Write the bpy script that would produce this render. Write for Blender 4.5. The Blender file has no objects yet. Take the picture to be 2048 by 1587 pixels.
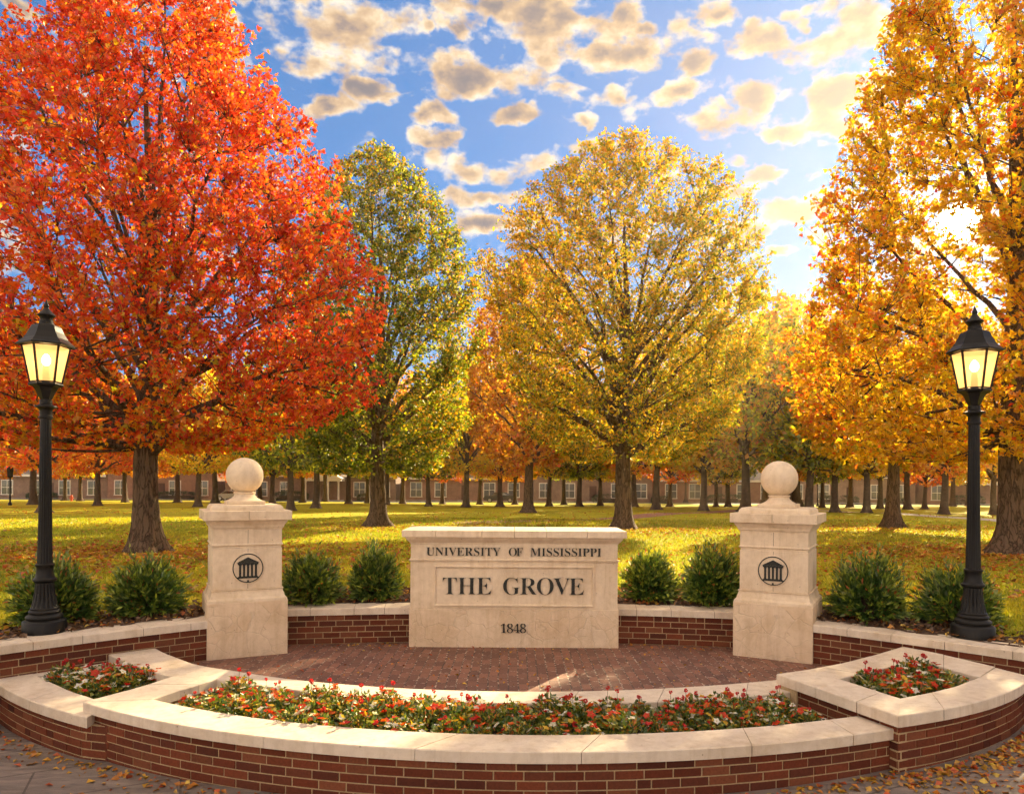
import bpy, bmesh, math, random
import numpy as np
from mathutils import Vector, Matrix

random.seed(11)
rng = np.random.default_rng(11)
S = bpy.context.scene
COL = S.collection
R = math.radians

# ------------------------------------------------------------------ camera model
F, CX, CY, CZ = 1480.0, 1024.0, 965.0, 2.0
ROLL = R(0.35)
W_PX = 2048.0


def ray(px, py):
    u, v = (px - CX) / F, (CY - py) / F
    c, s = math.cos(ROLL), math.sin(ROLL)
    return (u * c - v * s, 1.0, u * s + v * c)


def at(px, py, z):
    """ground-plan point seen at this pixel of the photo, at height z"""
    d = ray(px, py)
    t = (z - CZ) / d[2]
    return (d[0] * t, t)


def gz(x, y):
    """height of the lawn"""
    y = np.asarray(y, float)
    x = np.asarray(x, float)
    z = 0.38 - 0.0115 * np.clip(y - 11, 0, 94)
    k = np.clip((y - 13) / 12, 0, 1)
    z = z + k * (0.035 * np.sin(x * 0.31 + y * 0.23) + 0.03 * np.sin(y * 0.55 - x * 0.12))
    b = np.clip((np.abs(x) - 5.95) / 1.2, 0, 1) * np.clip((6.5 - y) / 4.0, 0, 1)
    return z - b * 0.95


def on_lawn(px, py):
    d = ray(px, py)
    t = 8.0
    while t < 200:
        if CZ + d[2] * t < float(gz(d[0] * t, t)):
            break
        t += 0.05
    return (d[0] * t, t, float(gz(d[0] * t, t)))


# ------------------------------------------------------------------ materials
def mat(name):
    m = bpy.data.materials.new(name)
    m.use_nodes = True
    nt = m.node_tree
    return m, nt, nt.nodes['Principled BSDF']


def nd(nt, typ, **kw):
    n = nt.nodes.new(typ)
    for k, v in kw.items():
        if k in n.inputs:
            n.inputs[k].default_value = v
        else:
            setattr(n, k, v)
    return n


def ln(nt, a, b):
    nt.links.new(a, b)


def ramp(nt, fac, stops):
    r = nt.nodes.new('ShaderNodeValToRGB')
    e = r.color_ramp.elements
    e[0].position, e[0].color = stops[0][0], (*stops[0][1], 1)
    e[1].position, e[1].color = stops[-1][0], (*stops[-1][1], 1)
    for p, c in stops[1:-1]:
        q = e.new(p)
        q.color = (*c, 1)
    ln(nt, fac, r.inputs[0])
    return r


def noise(nt, vec, scale, detail=4, rough=0.55, dist=0.0):
    n = nd(nt, 'ShaderNodeTexNoise', Scale=scale, Detail=detail, Roughness=rough, Distortion=dist)
    if vec is not None:
        ln(nt, vec, n.inputs['Vector'])
    return n


def mixc(nt, fac, a, b, mode='MIX'):
    m = nt.nodes.new('ShaderNodeMix')
    m.data_type = 'RGBA'
    m.blend_type = mode
    for sock, val in ((m.inputs[0], fac), (m.inputs[6], a), (m.inputs[7], b)):
        if isinstance(val, (int, float)):
            sock.default_value = val
        elif isinstance(val, tuple):
            sock.default_value = (*val, 1)
        else:
            ln(nt, val, sock)
    return m.outputs[2]


def math_(nt, op, a, b=None, c=None):
    m = nt.nodes.new('ShaderNodeMath')
    m.operation = op
    for i, val in enumerate((a, b, c)):
        if val is None:
            continue
        if isinstance(val, (int, float)):
            m.inputs[i].default_value = val
        else:
            ln(nt, val, m.inputs[i])
    return m.outputs[0]


def bump(nt, bsdf, h, strength=0.3, dist=0.02):
    b = nd(nt, 'ShaderNodeBump', Strength=strength, Distance=dist)
    ln(nt, h, b.inputs['Height'])
    ln(nt, b.outputs[0], bsdf.inputs['Normal'])


def stone_mat(name, base, flag=0.0, seed=0.0):
    m, nt, b = mat(name)
    tc = nd(nt, 'ShaderNodeTexCoord')
    mp = nd(nt, 'ShaderNodeMapping')
    mp.inputs['Location'].default_value = (seed, seed * 1.7, seed * .3)
    ln(nt, tc.outputs['Object'], mp.inputs[0])
    v = mp.outputs[0]
    n1 = noise(nt, v, 1.7, 6, .6, .6)
    n2 = noise(nt, v, 14, 6, .65, .3)
    n3 = noise(nt, v, 160, 3, .6)
    lo = tuple(c * k for c, k in zip(base, (.80, .74, .66)))
    hi = tuple(min(1, c * 1.10) for c in base)
    r1 = ramp(nt, n1.outputs[0], [(.32, lo), (.52, base), (.7, hi)])
    c = mixc(nt, .35, r1.outputs[0], ramp(nt, n2.outputs[0], [(.35, lo), (.62, hi)]).outputs[0])
    ms = nd(nt, 'ShaderNodeMapping')
    ms.inputs['Scale'].default_value = (5.5, 5.5, .35)
    ln(nt, v, ms.inputs[0])
    st = noise(nt, ms.outputs[0], 2.2, 5, .6, .3)
    c = mixc(nt, .35, c, ramp(nt, st.outputs[0], [(.34, (.70, .62, .52)), (.50, (1, 1, 1)), (.8, (1.04, 1.03, 1.0))]).outputs[0], 'MULTIPLY')
    # pits
    pv = nd(nt, 'ShaderNodeTexVoronoi', Scale=9.0)
    ln(nt, v, pv.inputs['Vector'])
    pit = math_(nt, 'LESS_THAN', pv.outputs['Distance'], .055)
    c = mixc(nt, math_(nt, 'MULTIPLY', pit, .55), c, (.10, .065, .035))
    h = math_(nt, 'ADD', math_(nt, 'MULTIPLY', n2.outputs[0], .6), math_(nt, 'MULTIPLY', n3.outputs[0], .35))
    h = math_(nt, 'SUBTRACT', h, math_(nt, 'MULTIPLY', pit, 1.0))
    if flag:
        wv = nt.nodes.new('ShaderNodeVectorMath')
        wv.operation = 'MULTIPLY_ADD'
        wn = noise(nt, v, 3.0, 3, .5)
        ln(nt, wn.outputs['Color'], wv.inputs[0])
        wv.inputs[1].default_value = (.22, .22, .22)
        ln(nt, v, wv.inputs[2])
        ed = nd(nt, 'ShaderNodeTexVoronoi', feature='DISTANCE_TO_EDGE', Scale=5.2)
        ln(nt, wv.outputs[0], ed.inputs['Vector'])
        cell = nd(nt, 'ShaderNodeTexVoronoi', Scale=5.2)
        ln(nt, wv.outputs[0], cell.inputs['Vector'])
        sp = nd(nt, 'ShaderNodeSeparateColor')
        ln(nt, cell.outputs['Color'], sp.inputs[0])
        c = mixc(nt, math_(nt, 'MULTIPLY', sp.outputs[0], .30 * flag), c, tuple(x * y for x, y in zip(base, (.86, .74, .6))))
        line = nd(nt, 'ShaderNodeMapRange')
        ln(nt, ed.outputs['Distance'], line.inputs[0])
        line.inputs[1].default_value, line.inputs[2].default_value = .0, .035
        line.inputs[3].default_value, line.inputs[4].default_value = 1, 0
        gate = noise(nt, v, 2.1, 2)
        gl = math_(nt, 'MULTIPLY', line.outputs[0], math_(nt, 'GREATER_THAN', gate.outputs[0], .42))
        c = mixc(nt, math_(nt, 'MULTIPLY', gl, .24), c, tuple(x * .62 for x in base))
        h = math_(nt, 'SUBTRACT', h, math_(nt, 'MULTIPLY', gl, 1.6 * flag))
        h = math_(nt, 'ADD', h, math_(nt, 'MULTIPLY', sp.outputs[1], .8 * flag))
    ln(nt, c, b.inputs['Base Color'])
    b.inputs['Roughness'].default_value = .82
    b.inputs['Specular IOR Level'].default_value = .25
    bump(nt, b, h, .35, .012)
    return m


def vcol_mat(name, rough=.8, spec=.2, jitter=0.0, bumpk=0.0, bscale=60):
    m, nt, b = mat(name)
    a = nd(nt, 'ShaderNodeAttribute', attribute_name='tint')
    tc = nd(nt, 'ShaderNodeTexCoord')
    c = a.outputs['Color']
    if jitter:
        n = noise(nt, tc.outputs['Object'], bscale, 5, .65)
        r = ramp(nt, n.outputs[0], [(.25, (1 - jitter,) * 3), (.75, (1 + jitter * .6,) * 3)])
        c = mixc(nt, 1.0, c, r.outputs[0], 'MULTIPLY')
        if bumpk:
            bump(nt, b, n.outputs[0], bumpk, .004)
    ln(nt, c, b.inputs['Base Color'])
    b.inputs['Roughness'].default_value = rough
    b.inputs['Specular IOR Level'].default_value = spec
    return m


def leaf_mat(name, trans=.5, gloss=.06, rough=.45, gain=1.0):
    m = bpy.data.materials.new(name)
    m.use_nodes = True
    nt = m.node_tree
    nt.nodes.clear()
    out = nd(nt, 'ShaderNodeOutputMaterial')
    a = nd(nt, 'ShaderNodeAttribute', attribute_name='tint')
    d = nd(nt, 'ShaderNodeBsdfDiffuse')
    t = nd(nt, 'ShaderNodeBsdfTranslucent')
    g = nd(nt, 'ShaderNodeBsdfGlossy', Roughness=rough)
    g.inputs[0].default_value = (1, .95, .85, 1)
    ln(nt, a.outputs['Color'], d.inputs[0])
    tcol = mixc(nt, 1.0, a.outputs['Color'], (1.12 * gain, 1.08 * gain, .7), 'MULTIPLY')
    ln(nt, tcol, t.inputs[0])
    m1 = nd(nt, 'ShaderNodeMixShader')
    m1.inputs[0].default_value = trans
    ln(nt, d.outputs[0], m1.inputs[1])
    ln(nt, t.outputs[0], m1.inputs[2])
    m2 = nd(nt, 'ShaderNodeMixShader')
    m2.inputs[0].default_value = gloss
    ln(nt, m1.outputs[0], m2.inputs[1])
    ln(nt, g.outputs[0], m2.inputs[2])
    ln(nt, m2.outputs[0], out.inputs[0])
    return m


def plain_mat(name, col, rough=.6, metal=0.0, spec=.4, var=.0, scale=8, bk=0):
    m, nt, b = mat(name)
    b.inputs['Base Color'].default_value = (*col, 1)
    b.inputs['Roughness'].default_value = rough
    b.inputs['Metallic'].default_value = metal
    b.inputs['Specular IOR Level'].default_value = spec
    if var:
        tc = nd(nt, 'ShaderNodeTexCoord')
        n = noise(nt, tc.outputs['Object'], scale, 6, .62, .3)
        r = ramp(nt, n.outputs[0], [(.3, tuple(c * (1 - var) for c in col)), (.7, tuple(min(1, c * (1 + var)) for c in col))])
        ln(nt, r.outputs[0], b.inputs['Base Color'])
        if bk:
            bump(nt, b, n.outputs[0], bk, .02)
    return m


LIME = (.71, .58, .42)
M = {}
M['stone'] = stone_mat('limestone', LIME, 0, 0)
M['flag'] = stone_mat('limestone_carved', (.70, .56, .40), 1.0, 3.1)
M['coping'] = stone_mat('coping_stone', (.64, .55, .44), 0, 7.7)
M['brick'] = vcol_mat('clay_brick', .85, .2, .28, .5, 55)
M['mortar'] = plain_mat('mortar', (.40, .29, .155), .95, var=.2, scale=40)
M['dark_joint'] = plain_mat('joint_grout', (.12, .09, .065), .95)
M['iron'] = plain_mat('painted_iron', (.008, .0072, .0065), .42, 0, .22, var=.25, scale=18, bk=.04)
M['letter'] = plain_mat('dark_bronze', (.022, .023, .020), .5, .3, .4, var=.2, scale=30)
M['leaf'] = leaf_mat('autumn_leaf', .62, .04, .4)
M['shrub'] = leaf_mat('evergreen_leaf', .35, .07, .4)
M['petal'] = leaf_mat('flower_petal', .4, .03, .5)
M['grass'] = leaf_mat('grass_blade', .5, .04, .5)
M['litter'] = leaf_mat('fallen_leaf', .25, .05, .5)


def bark_mat(name, base, k=1.0):
    m, nt, b = mat(name)
    tc = nd(nt, 'ShaderNodeTexCoord')
    mp = nd(nt, 'ShaderNodeMapping')
    mp.inputs['Scale'].default_value = (1, 1, .22)
    ln(nt, tc.outputs['Object'], mp.inputs[0])
    wn = noise(nt, mp.outputs[0], 6, 4, .6, .8)
    v = nd(nt, 'ShaderNodeTexVoronoi', feature='DISTANCE_TO_EDGE', Scale=9.0)
    va = nt.nodes.new('ShaderNodeVectorMath')
    va.operation = 'MULTIPLY_ADD'
    ln(nt, wn.outputs['Color'], va.inputs[0])
    va.inputs[1].default_value = (.25, .25, .25)
    ln(nt, mp.outputs[0], va.inputs[2])
    ln(nt, va.outputs[0], v.inputs['Vector'])
    n2 = noise(nt, mp.outputs[0], 40, 5, .7)
    h = math_(nt, 'ADD', math_(nt, 'MINIMUM', v.outputs['Distance'], .16), math_(nt, 'MULTIPLY', n2.outputs[0], .10))
    lo = tuple(c * .35 for c in base)
    hi = tuple(c * 1.35 for c in base)
    r = ramp(nt, h, [(.05, lo), (.13, base), (.24, hi)])
    ln(nt, r.outputs[0], b.inputs['Base Color'])
    b.inputs['Roughness'].default_value = .9
    b.inputs['Specular IOR Level'].default_value = .15
    bump(nt, b, h, .9 * k, .12)
    return m


M['bark'] = bark_mat('tree_bark', (.125, .085, .055))
M['bark_far'] = plain_mat('tree_bark_far', (.085, .058, .038), .9, var=.35, scale=5)


def paver_mat():
    m, nt, b = mat('brick_pavers')
    tc = nd(nt, 'ShaderNodeTexCoord')
    mp = nd(nt, 'ShaderNodeMapping')
    mp.inputs['Rotation'].default_value = (0, 0, R(90))
    wn = noise(nt, tc.outputs['Object'], 1.2, 2)
    va = nt.nodes.new('ShaderNodeVectorMath')
    va.operation = 'MULTIPLY_ADD'
    ln(nt, wn.outputs['Color'], va.inputs[0])
    va.inputs[1].default_value = (.05, .05, 0)
    ln(nt, tc.outputs['Object'], va.inputs[2])
    ln(nt, va.outputs[0], mp.inputs[0])
    br = nd(nt, 'ShaderNodeTexBrick')
    br.inputs['Scale'].default_value = 1.0
    br.inputs['Brick Width'].default_value = .205
    br.inputs['Row Height'].default_value = .105
    br.inputs['Mortar Size'].default_value = .008
    br.inputs['Mortar Smooth'].default_value = .15
    br.inputs['Bias'].default_value = -.1
    br.inputs['Color1'].default_value = (.125, .048, .030, 1)
    br.inputs['Color2'].default_value = (.30, .125, .074, 1)
    br.inputs['Mortar'].default_value = (.035, .022, .016, 1)
    ln(nt, mp.outputs[0], br.inputs['Vector'])
    n1 = noise(nt, tc.outputs['Object'], 2.2, 5, .6)
    n2 = noise(nt, tc.outputs['Object'], 45, 4, .7)
    c = mixc(nt, .28, br.outputs['Color'], ramp(nt, n1.outputs[0], [(.3, (.10, .045, .035)), (.7, (.24, .12, .085))]).outputs[0], 'MIX')
    c = mixc(nt, .6, c, ramp(nt, n2.outputs[0], [(.3, (.7, .7, .7)), (.7, (1.15, 1.15, 1.15))]).outputs[0], 'MULTIPLY')
    # specks of pale sand in the joints
    sn = noise(nt, tc.outputs['Object'], 26, 2)
    spk = math_(nt, 'MULTIPLY', br.outputs['Fac'], math_(nt, 'GREATER_THAN', sn.outputs[0], .56))
    c = mixc(nt, math_(nt, 'MULTIPLY', spk, .7), c, (.55, .43, .33))
    ln(nt, c, b.inputs['Base Color'])
    b.inputs['Roughness'].default_value = .62
    h = math_(nt, 'SUBTRACT', math_(nt, 'MULTIPLY', n2.outputs[0], .25), br.outputs['Fac'])
    bump(nt, b, h, .5, .008)
    return m


M['paver'] = paver_mat()


def pavement_mat():
    m, nt, b = mat('worn_stone_paving')
    tc = nd(nt, 'ShaderNodeTexCoord')
    mp = nd(nt, 'ShaderNodeMapping')
    mp.inputs['Rotation'].default_value = (0, 0, R(-24))
    mp.inputs['Scale'].default_value = (.45, 2.2, 1)
    ln(nt, tc.outputs['Object'], mp.inputs[0])
    n1 = noise(nt, mp.outputs[0], 3.0, 7, .66, .8)
    n2 = noise(nt, mp.outputs[0], 17, 6, .7, .5)
    n3 = noise(nt, tc.outputs['Object'], .8, 3)
    c = ramp(nt, n1.outputs[0], [(.3, (.105, .082, .072)), (.52, (.19, .155, .135)), (.72, (.27, .215, .18))]).outputs[0]
    c = mixc(nt, .7, c, ramp(nt, n2.outputs[0], [(.3, (.6, .58, .56)), (.7, (1.25, 1.22, 1.18))]).outputs[0], 'MULTIPLY')
    c = mixc(nt, .5, c, ramp(nt, n3.outputs[0], [(.35, (.8, .78, .75)), (.65, (1.1, 1.08, 1.04))]).outputs[0], 'MULTIPLY')
    mq = nd(nt, 'ShaderNodeMapping')
    mq.inputs['Rotation'].default_value = (0, 0, R(-24))
    ln(nt, tc.outputs['Object'], mq.inputs[0])
    br = nd(nt, 'ShaderNodeTexBrick')
    br.inputs['Scale'].default_value = 1.0
    br.inputs['Brick Width'].default_value = 2.1
    br.inputs['Row Height'].default_value = .62
    br.inputs['Mortar Size'].default_value = .009
    ln(nt, mq.outputs[0], br.inputs['Vector'])
    c = mixc(nt, math_(nt, 'MULTIPLY', br.outputs['Fac'], .75), c, (.05, .038, .03))
    ln(nt, c, b.inputs['Base Color'])
    b.inputs['Roughness'].default_value = .72
    h = math_(nt, 'ADD', n1.outputs[0], math_(nt, 'MULTIPLY', n2.outputs[0], .5))
    h = math_(nt, 'SUBTRACT', h, br.outputs['Fac'])
    bump(nt, b, h, .6, .03)
    return m


M['pavement'] = pavement_mat()


def lawn_mat():
    m, nt, b = mat('lawn_turf')
    tc = nd(nt, 'ShaderNodeTexCoord')
    o = tc.outputs['Object']
    n1 = noise(nt, o, .22, 4, .6, .4)
    n2 = noise(nt, o, 1.7, 5, .65)
    n3 = noise(nt, o, 22, 4, .7)
    c = ramp(nt, n1.outputs[0], [(.3, (.24, .28, .016)), (.5, (.40, .36, .018)), (.7, (.54, .42, .020))]).outputs[0]
    c = mixc(nt, .5, c, ramp(nt, n2.outputs[0], [(.3, (.20, .25, .015)), (.7, (.54, .43, .022))]).outputs[0])
    c = mixc(nt, .8, c, ramp(nt, n3.outputs[0], [(.3, (.6, .6, .6)), (.7, (1.3, 1.3, 1.2))]).outputs[0], 'MULTIPLY')
    lv = nd(nt, 'ShaderNodeTexVoronoi', Scale=7.0)
    ln(nt, o, lv.inputs['Vector'])
    sp = nd(nt, 'ShaderNodeSeparateColor')
    ln(nt, lv.outputs['Color'], sp.inputs[0])
    gate = noise(nt, o, .35, 4, .6)
    dens = nd(nt, 'ShaderNodeMapRange')
    ln(nt, gate.outputs[0], dens.inputs[0])
    dens.inputs[1].default_value, dens.inputs[2].default_value = .56, .86
    lf = math_(nt, 'MULTIPLY', math_(nt, 'LESS_THAN', lv.outputs['Distance'], .42), math_(nt, 'LESS_THAN', sp.outputs[0], dens.outputs[0]))
    lc = ramp(nt, sp.outputs[1], [(0, (.40, .09, .02)), (.4, (.50, .20, .03)), (1, (.55, .34, .05))])
    c = mixc(nt, math_(nt, 'MULTIPLY', lf, .85), c, lc.outputs[0])
    ln(nt, c, b.inputs['Base Color'])
    b.inputs['Roughness'].default_value = .9
    b.inputs['Specular IOR Level'].default_value = .1
    bump(nt, b, math_(nt, 'ADD', n3.outputs[0], lf), .7, .05)
    return m


M['lawn'] = lawn_mat()
M['mulch'] = plain_mat('bark_mulch', (.085, .045, .025), .95, var=.75, scale=30, bk=.9)
M['soil'] = plain_mat('planting_soil', (.035, .022, .014), .95, var=.6, scale=34, bk=.9)


# ------------------------------------------------------------------ mesh helpers
def mesh_np(name, V, Fq, col=None, smooth=False, mats=(), mi=None):
    """V (n,3); Fq list of (k,3) / (k,4) arrays"""
    me = bpy.data.meshes.new(name)
    V = np.ascontiguousarray(V, np.float32)
    me.vertices.add(len(V))
    me.vertices.foreach_set('co', V.ravel())
    loops = np.concatenate([f.ravel() for f in Fq]).astype(np.int32)
    tot = np.concatenate([np.full(len(f), f.shape[1]) for f in Fq]).astype(np.int32)
    start = np.concatenate([[0], np.cumsum(tot)[:-1]]).astype(np.int32)
    me.loops.add(len(loops))
    me.loops.foreach_set('vertex_index', loops)
    me.polygons.add(len(tot))
    me.polygons.foreach_set('loop_start', start)
    if mi is not None:
        me.polygons.foreach_set('material_index', np.asarray(mi, np.int32))
    for m in mats:
        me.materials.append(m)
    if col is not None:
        a = me.attributes.new('tint', 'FLOAT_COLOR', 'POINT')
        c4 = np.ones((len(V), 4), np.float32)
        c4[:, :3] = col
        a.data.foreach_set('color', c4.ravel())
    me.update(calc_edges=True)
    me.validate()
    if smooth:
        me.polygons.foreach_set('use_smooth', np.ones(len(tot), bool))
    return me


def wm(o):
    m = o.matrix_basis.copy()
    while o.parent is not None:
        o = o.parent
        m = o.matrix_basis @ m
    return m


class MB:
    def __init__(s):
        s.v, s.f, s.m, s.c = [], [], [], []

    def add(s, vs, fs, mi=0, col=(1, 1, 1)):
        o = len(s.v)
        s.v += [tuple(map(float, p)) for p in vs]
        s.f += [tuple(i + o for i in f) for f in fs]
        s.m += [mi] * len(fs)
        s.c += [col] * len(vs)

    def box(s, x0, x1, y0, y1, z0, z1, mi=0, col=(1, 1, 1)):
        vs = [(x, y, z) for z in (z0, z1) for x, y in ((x0, y0), (x1, y0), (x1, y1), (x0, y1))]
        s.add(vs, [(3, 2, 1, 0), (4, 5, 6, 7), (0, 1, 5, 4), (1, 2, 6, 5), (2, 3, 7, 6), (3, 0, 4, 7)], mi, col)

    def prism(s, poly, z0, z1, mi=0):
        n = len(poly)
        vs = [(x, y, z0) for x, y in poly] + [(x, y, z1) for x, y in poly]
        s.add(vs, [tuple(range(n - 1, -1, -1)), tuple(range(n, 2 * n))] + [(i, (i + 1) % n, n + (i + 1) % n, n + i) for i in range(n)], mi)

    def rect_stack(s, prof, cx=0, cy=0, mi=0):
        """prof rows (half x, half y, z), bottom to top"""
        vs, n = [], len(prof)
        for hx, hy, z in prof:
            vs += [(cx - hx, cy - hy, z), (cx + hx, cy - hy, z), (cx + hx, cy + hy, z), (cx - hx, cy + hy, z)]
        fs = [(3, 2, 1, 0), tuple(4 * (n - 1) + k for k in range(4))]
        for i in range(n - 1):
            for k in range(4):
                fs.append((4 * i + k, 4 * i + (k + 1) % 4, 4 * i + 4 + (k + 1) % 4, 4 * i + 4 + k))
        s.add(vs, fs, mi)

    def lathe(s, prof, n=24, c=(0, 0, 0), mi=0, flute=0, fl0=0, fl1=0, a0=0.0, cap=True):
        vs = []
        for r, z in prof:
            for k in range(n):
                a = a0 + 2 * math.pi * k / n
                q = r
                if flute and fl0 <= z <= fl1:
                    q = r * (1 - .13 * (0.5 + .5 * math.cos(flute * a)) ** 2)
                vs.append((c[0] + q * math.cos(a), c[1] + q * math.sin(a), c[2] + z))
        fs = []
        for i in range(len(prof) - 1):
            for k in range(n):
                fs.append((i * n + k, i * n + (k + 1) % n, (i + 1) * n + (k + 1) % n, (i + 1) * n + k))
        if cap:
            fs.append(tuple(range(n - 1, -1, -1)))
            fs.append(tuple((len(prof) - 1) * n + k for k in range(n)))
        s.add(vs, fs, mi)

    def build(s, name, mats, parent=None, smooth=False, bevel=0, kind=None, tint=False):
        if not isinstance(mats, (list, tuple)):
            mats = [mats]
        me = bpy.data.meshes.new(name)
        V = s.v
        if parent is not None:
            inv = wm(parent).inverted()
            V = [tuple(inv @ Vector(p)) for p in V]
        me.from_pydata(V, [], s.f)
        bm = bmesh.new()
        bm.from_mesh(me)
        bmesh.ops.recalc_face_normals(bm, faces=bm.faces)
        bm.to_mesh(me)
        bm.free()
        for m in mats:
            me.materials.append(m)
        me.polygons.foreach_set('material_index', s.m)
        if tint:
            a = me.attributes.new('tint', 'FLOAT_COLOR', 'POINT')
            a.data.foreach_set('color', [q for c in s.c for q in (*c, 1)])
        if smooth:
            me.polygons.foreach_set('use_smooth', [True] * len(me.polygons))
            try:
                me.set_sharp_from_angle(angle=R(40))
            except Exception:
                pass
        me.update()
        return link(name, me, parent, bevel, kind)


def link(name, me, parent=None, bevel=0, kind=None):
    o = bpy.data.objects.new(name, me)
    COL.objects.link(o)
    if parent is not None:
        o.parent = parent
    if bevel:
        b = o.modifiers.new('bevel', 'BEVEL')
        b.width = bevel
        b.segments = 2
        b.limit_method = 'ANGLE'
        b.angle_limit = R(35)
    if kind:
        o['kind'] = kind
    return o


def thing(name, label, cat, loc=(0, 0, 0), rz=0.0, group=None):
    o = bpy.data.objects.new(name, None)
    o.empty_display_size = .2
    COL.objects.link(o)
    o.matrix_basis = Matrix.Translation(loc) @ Matrix.Rotation(rz, 4, 'Z')
    tag(o, label, cat, group)
    return o


def tag(o, label, cat, group=None):
    o['label'] = label
    o['category'] = cat
    if group:
        o['group'] = group
    return o


def dup(root, loc, rz=0.0, sc=1.0, label=None, group=None):
    r = root.copy()
    COL.objects.link(r)
    r.matrix_basis = Matrix.Translation(loc) @ Matrix.Rotation(rz, 4, 'Z') @ Matrix.Scale(sc, 4)
    if label:
        r['label'] = label
    if group:
        r['group'] = group
    for ch in list(root.children):
        c = ch.copy()
        COL.objects.link(c)
        c.parent = r
        for g in list(ch.children):
            d = g.copy()
            COL.objects.link(d)
            d.parent = c
    return r


# ------------------------------------------------------------------ polyline helpers
def dense(poly, step=.05, smooth=True):
    """resample a ground-plan polyline by arc length (smoothed through its points)"""
    P = np.asarray(poly, float)
    if smooth and len(P) > 3:
        t = np.concatenate([[0], np.cumsum(np.linalg.norm(np.diff(P, axis=0), axis=1))])
        deg = 3 if len(P) > 5 else 2
        tt = np.linspace(0, t[-1], 200)
        k = np.ones(len(t)); k[0] = k[-1] = 6
        Q = np.stack([np.polyval(np.polyfit(t, P[:, i], deg, w=k), tt) for i in (0, 1)], 1)
        P = Q
    d = np.concatenate([[0], np.cumsum(np.linalg.norm(np.diff(P, axis=0), axis=1))])
    n = max(2, int(d[-1] / step) + 1)
    s = np.linspace(0, d[-1], n)
    return np.stack([np.interp(s, d, P[:, i]) for i in (0, 1)], 1)


class Line:
    def __init__(s, P):
        s.P = np.asarray(P, float)
        s.d = np.concatenate([[0], np.cumsum(np.linalg.norm(np.diff(s.P, axis=0), axis=1))])
        s.L = s.d[-1]

    def p(s, t):
        return np.stack([np.interp(t, s.d, s.P[:, i]) for i in (0, 1)], -1)

    def n(s, t):
        a, b = s.p(np.clip(t - .04, 0, s.L)), s.p(np.clip(t + .04, 0, s.L))
        q = b - a
        q = q / np.maximum(np.linalg.norm(q, axis=-1, keepdims=True), 1e-9)
        return np.stack([q[..., 1], -q[..., 0]], -1)      # right-hand side of travel


def offset(P, d):
    L = Line(P)
    return L.P + L.n(L.d) * d


BR = [(.140, .034, .015), (.118, .028, .013), (.158, .041, .018), (.096, .026, .014), (.175, .056, .026), (.130, .038, .019)]


def brick_course_wall(mb, P, ztop, ncourse, ch=.073, bl=.21, joint=.0105, thick=.2, phase=0.0):
    """bricks laid along P; their faces look to the right-hand side of travel; mb gets brick (0) and mortar (1)"""
    L = Line(P)
    nrm = L.n(L.d)
    fr, bk = L.P - nrm * .007, L.P - nrm * thick
    zb = ztop - ncourse * ch
    n = len(L.P)
    vs = [(*p, zb) for p in fr] + [(*p, ztop) for p in fr] + [(*p, zb) for p in bk] + [(*p, ztop) for p in bk]
    fs = []
    for i in range(n - 1):
        fs += [(i, i + 1, n + i + 1, n + i), (2 * n + i + 1, 2 * n + i, 3 * n + i, 3 * n + i + 1), (n + i, n + i + 1, 3 * n + i + 1, 3 * n + i)]
    fs += [(0, n, 3 * n, 2 * n), (n - 1, 3 * n - 1, 4 * n - 1, 2 * n - 1)]
    mb.add(vs, fs, 1)
    for c in range(ncourse):
        z0 = ztop - (c + 1) * ch + joint / 2
        z1 = ztop - c * ch - joint / 2
        s = -bl * (.5 if c % 2 else 0.0) - phase * bl
        while s < L.L:
            ln_ = bl * random.choice((1, 1, 1, 1, .5, .75)) if random.random() < .25 else bl
            a, b = max(s, 0) + joint / 2, min(s + ln_, L.L) - joint / 2
            s += ln_
            if L.L - s < .07:
                b, s = L.L - joint / 2, L.L + 1
            if b - a < .02:
                continue
            k = 3 if b - a > .12 else 2
            t = np.linspace(a, b, k)
            p, q = L.p(t), L.n(t)
            jut = random.uniform(-.0015, .002)
            f = p + q * jut
            bb = p - q * .012
            e = .0035
            t2 = np.linspace(a + e, b - e, k)
            f2 = L.p(t2) + q * (jut + .0005)
            f = f - q * .003
            vs = [(*x, z0) for x in bb] + [(*x, z1) for x in bb] + [(*x, z0) for x in f] + [(*x, z1) for x in f] + [(*x, z0 + e) for x in f2] + [(*x, z1 - e) for x in f2]
            fs = []
            for i in range(k - 1):
                fs += [(4 * k + i, 4 * k + i + 1, 5 * k + i + 1, 5 * k + i)]
                fs += [(2 * k + i, 2 * k + i + 1, 4 * k + i + 1, 4 * k + i), (5 * k + i, 5 * k + i + 1, 3 * k + i + 1, 3 * k + i)]
                fs += [(i, i + 1, 2 * k + i + 1, 2 * k + i), (3 * k + i, 3 * k + i + 1, k + i + 1, k + i)]
            fs += [(2 * k, 4 * k, 5 * k, 3 * k), (4 * k - 1, 6 * k - 1, 5 * k - 1, 3 * k - 1)]
            fs += [(0, 2 * k, 3 * k, k), (2 * k - 1, 4 * k - 1, 3 * k - 1, k - 1)]
            base = random.choice(BR)
            g = random.uniform(.8, 1.2)
            mb.add(vs, fs, 0, tuple(x * g for x in base))


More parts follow.
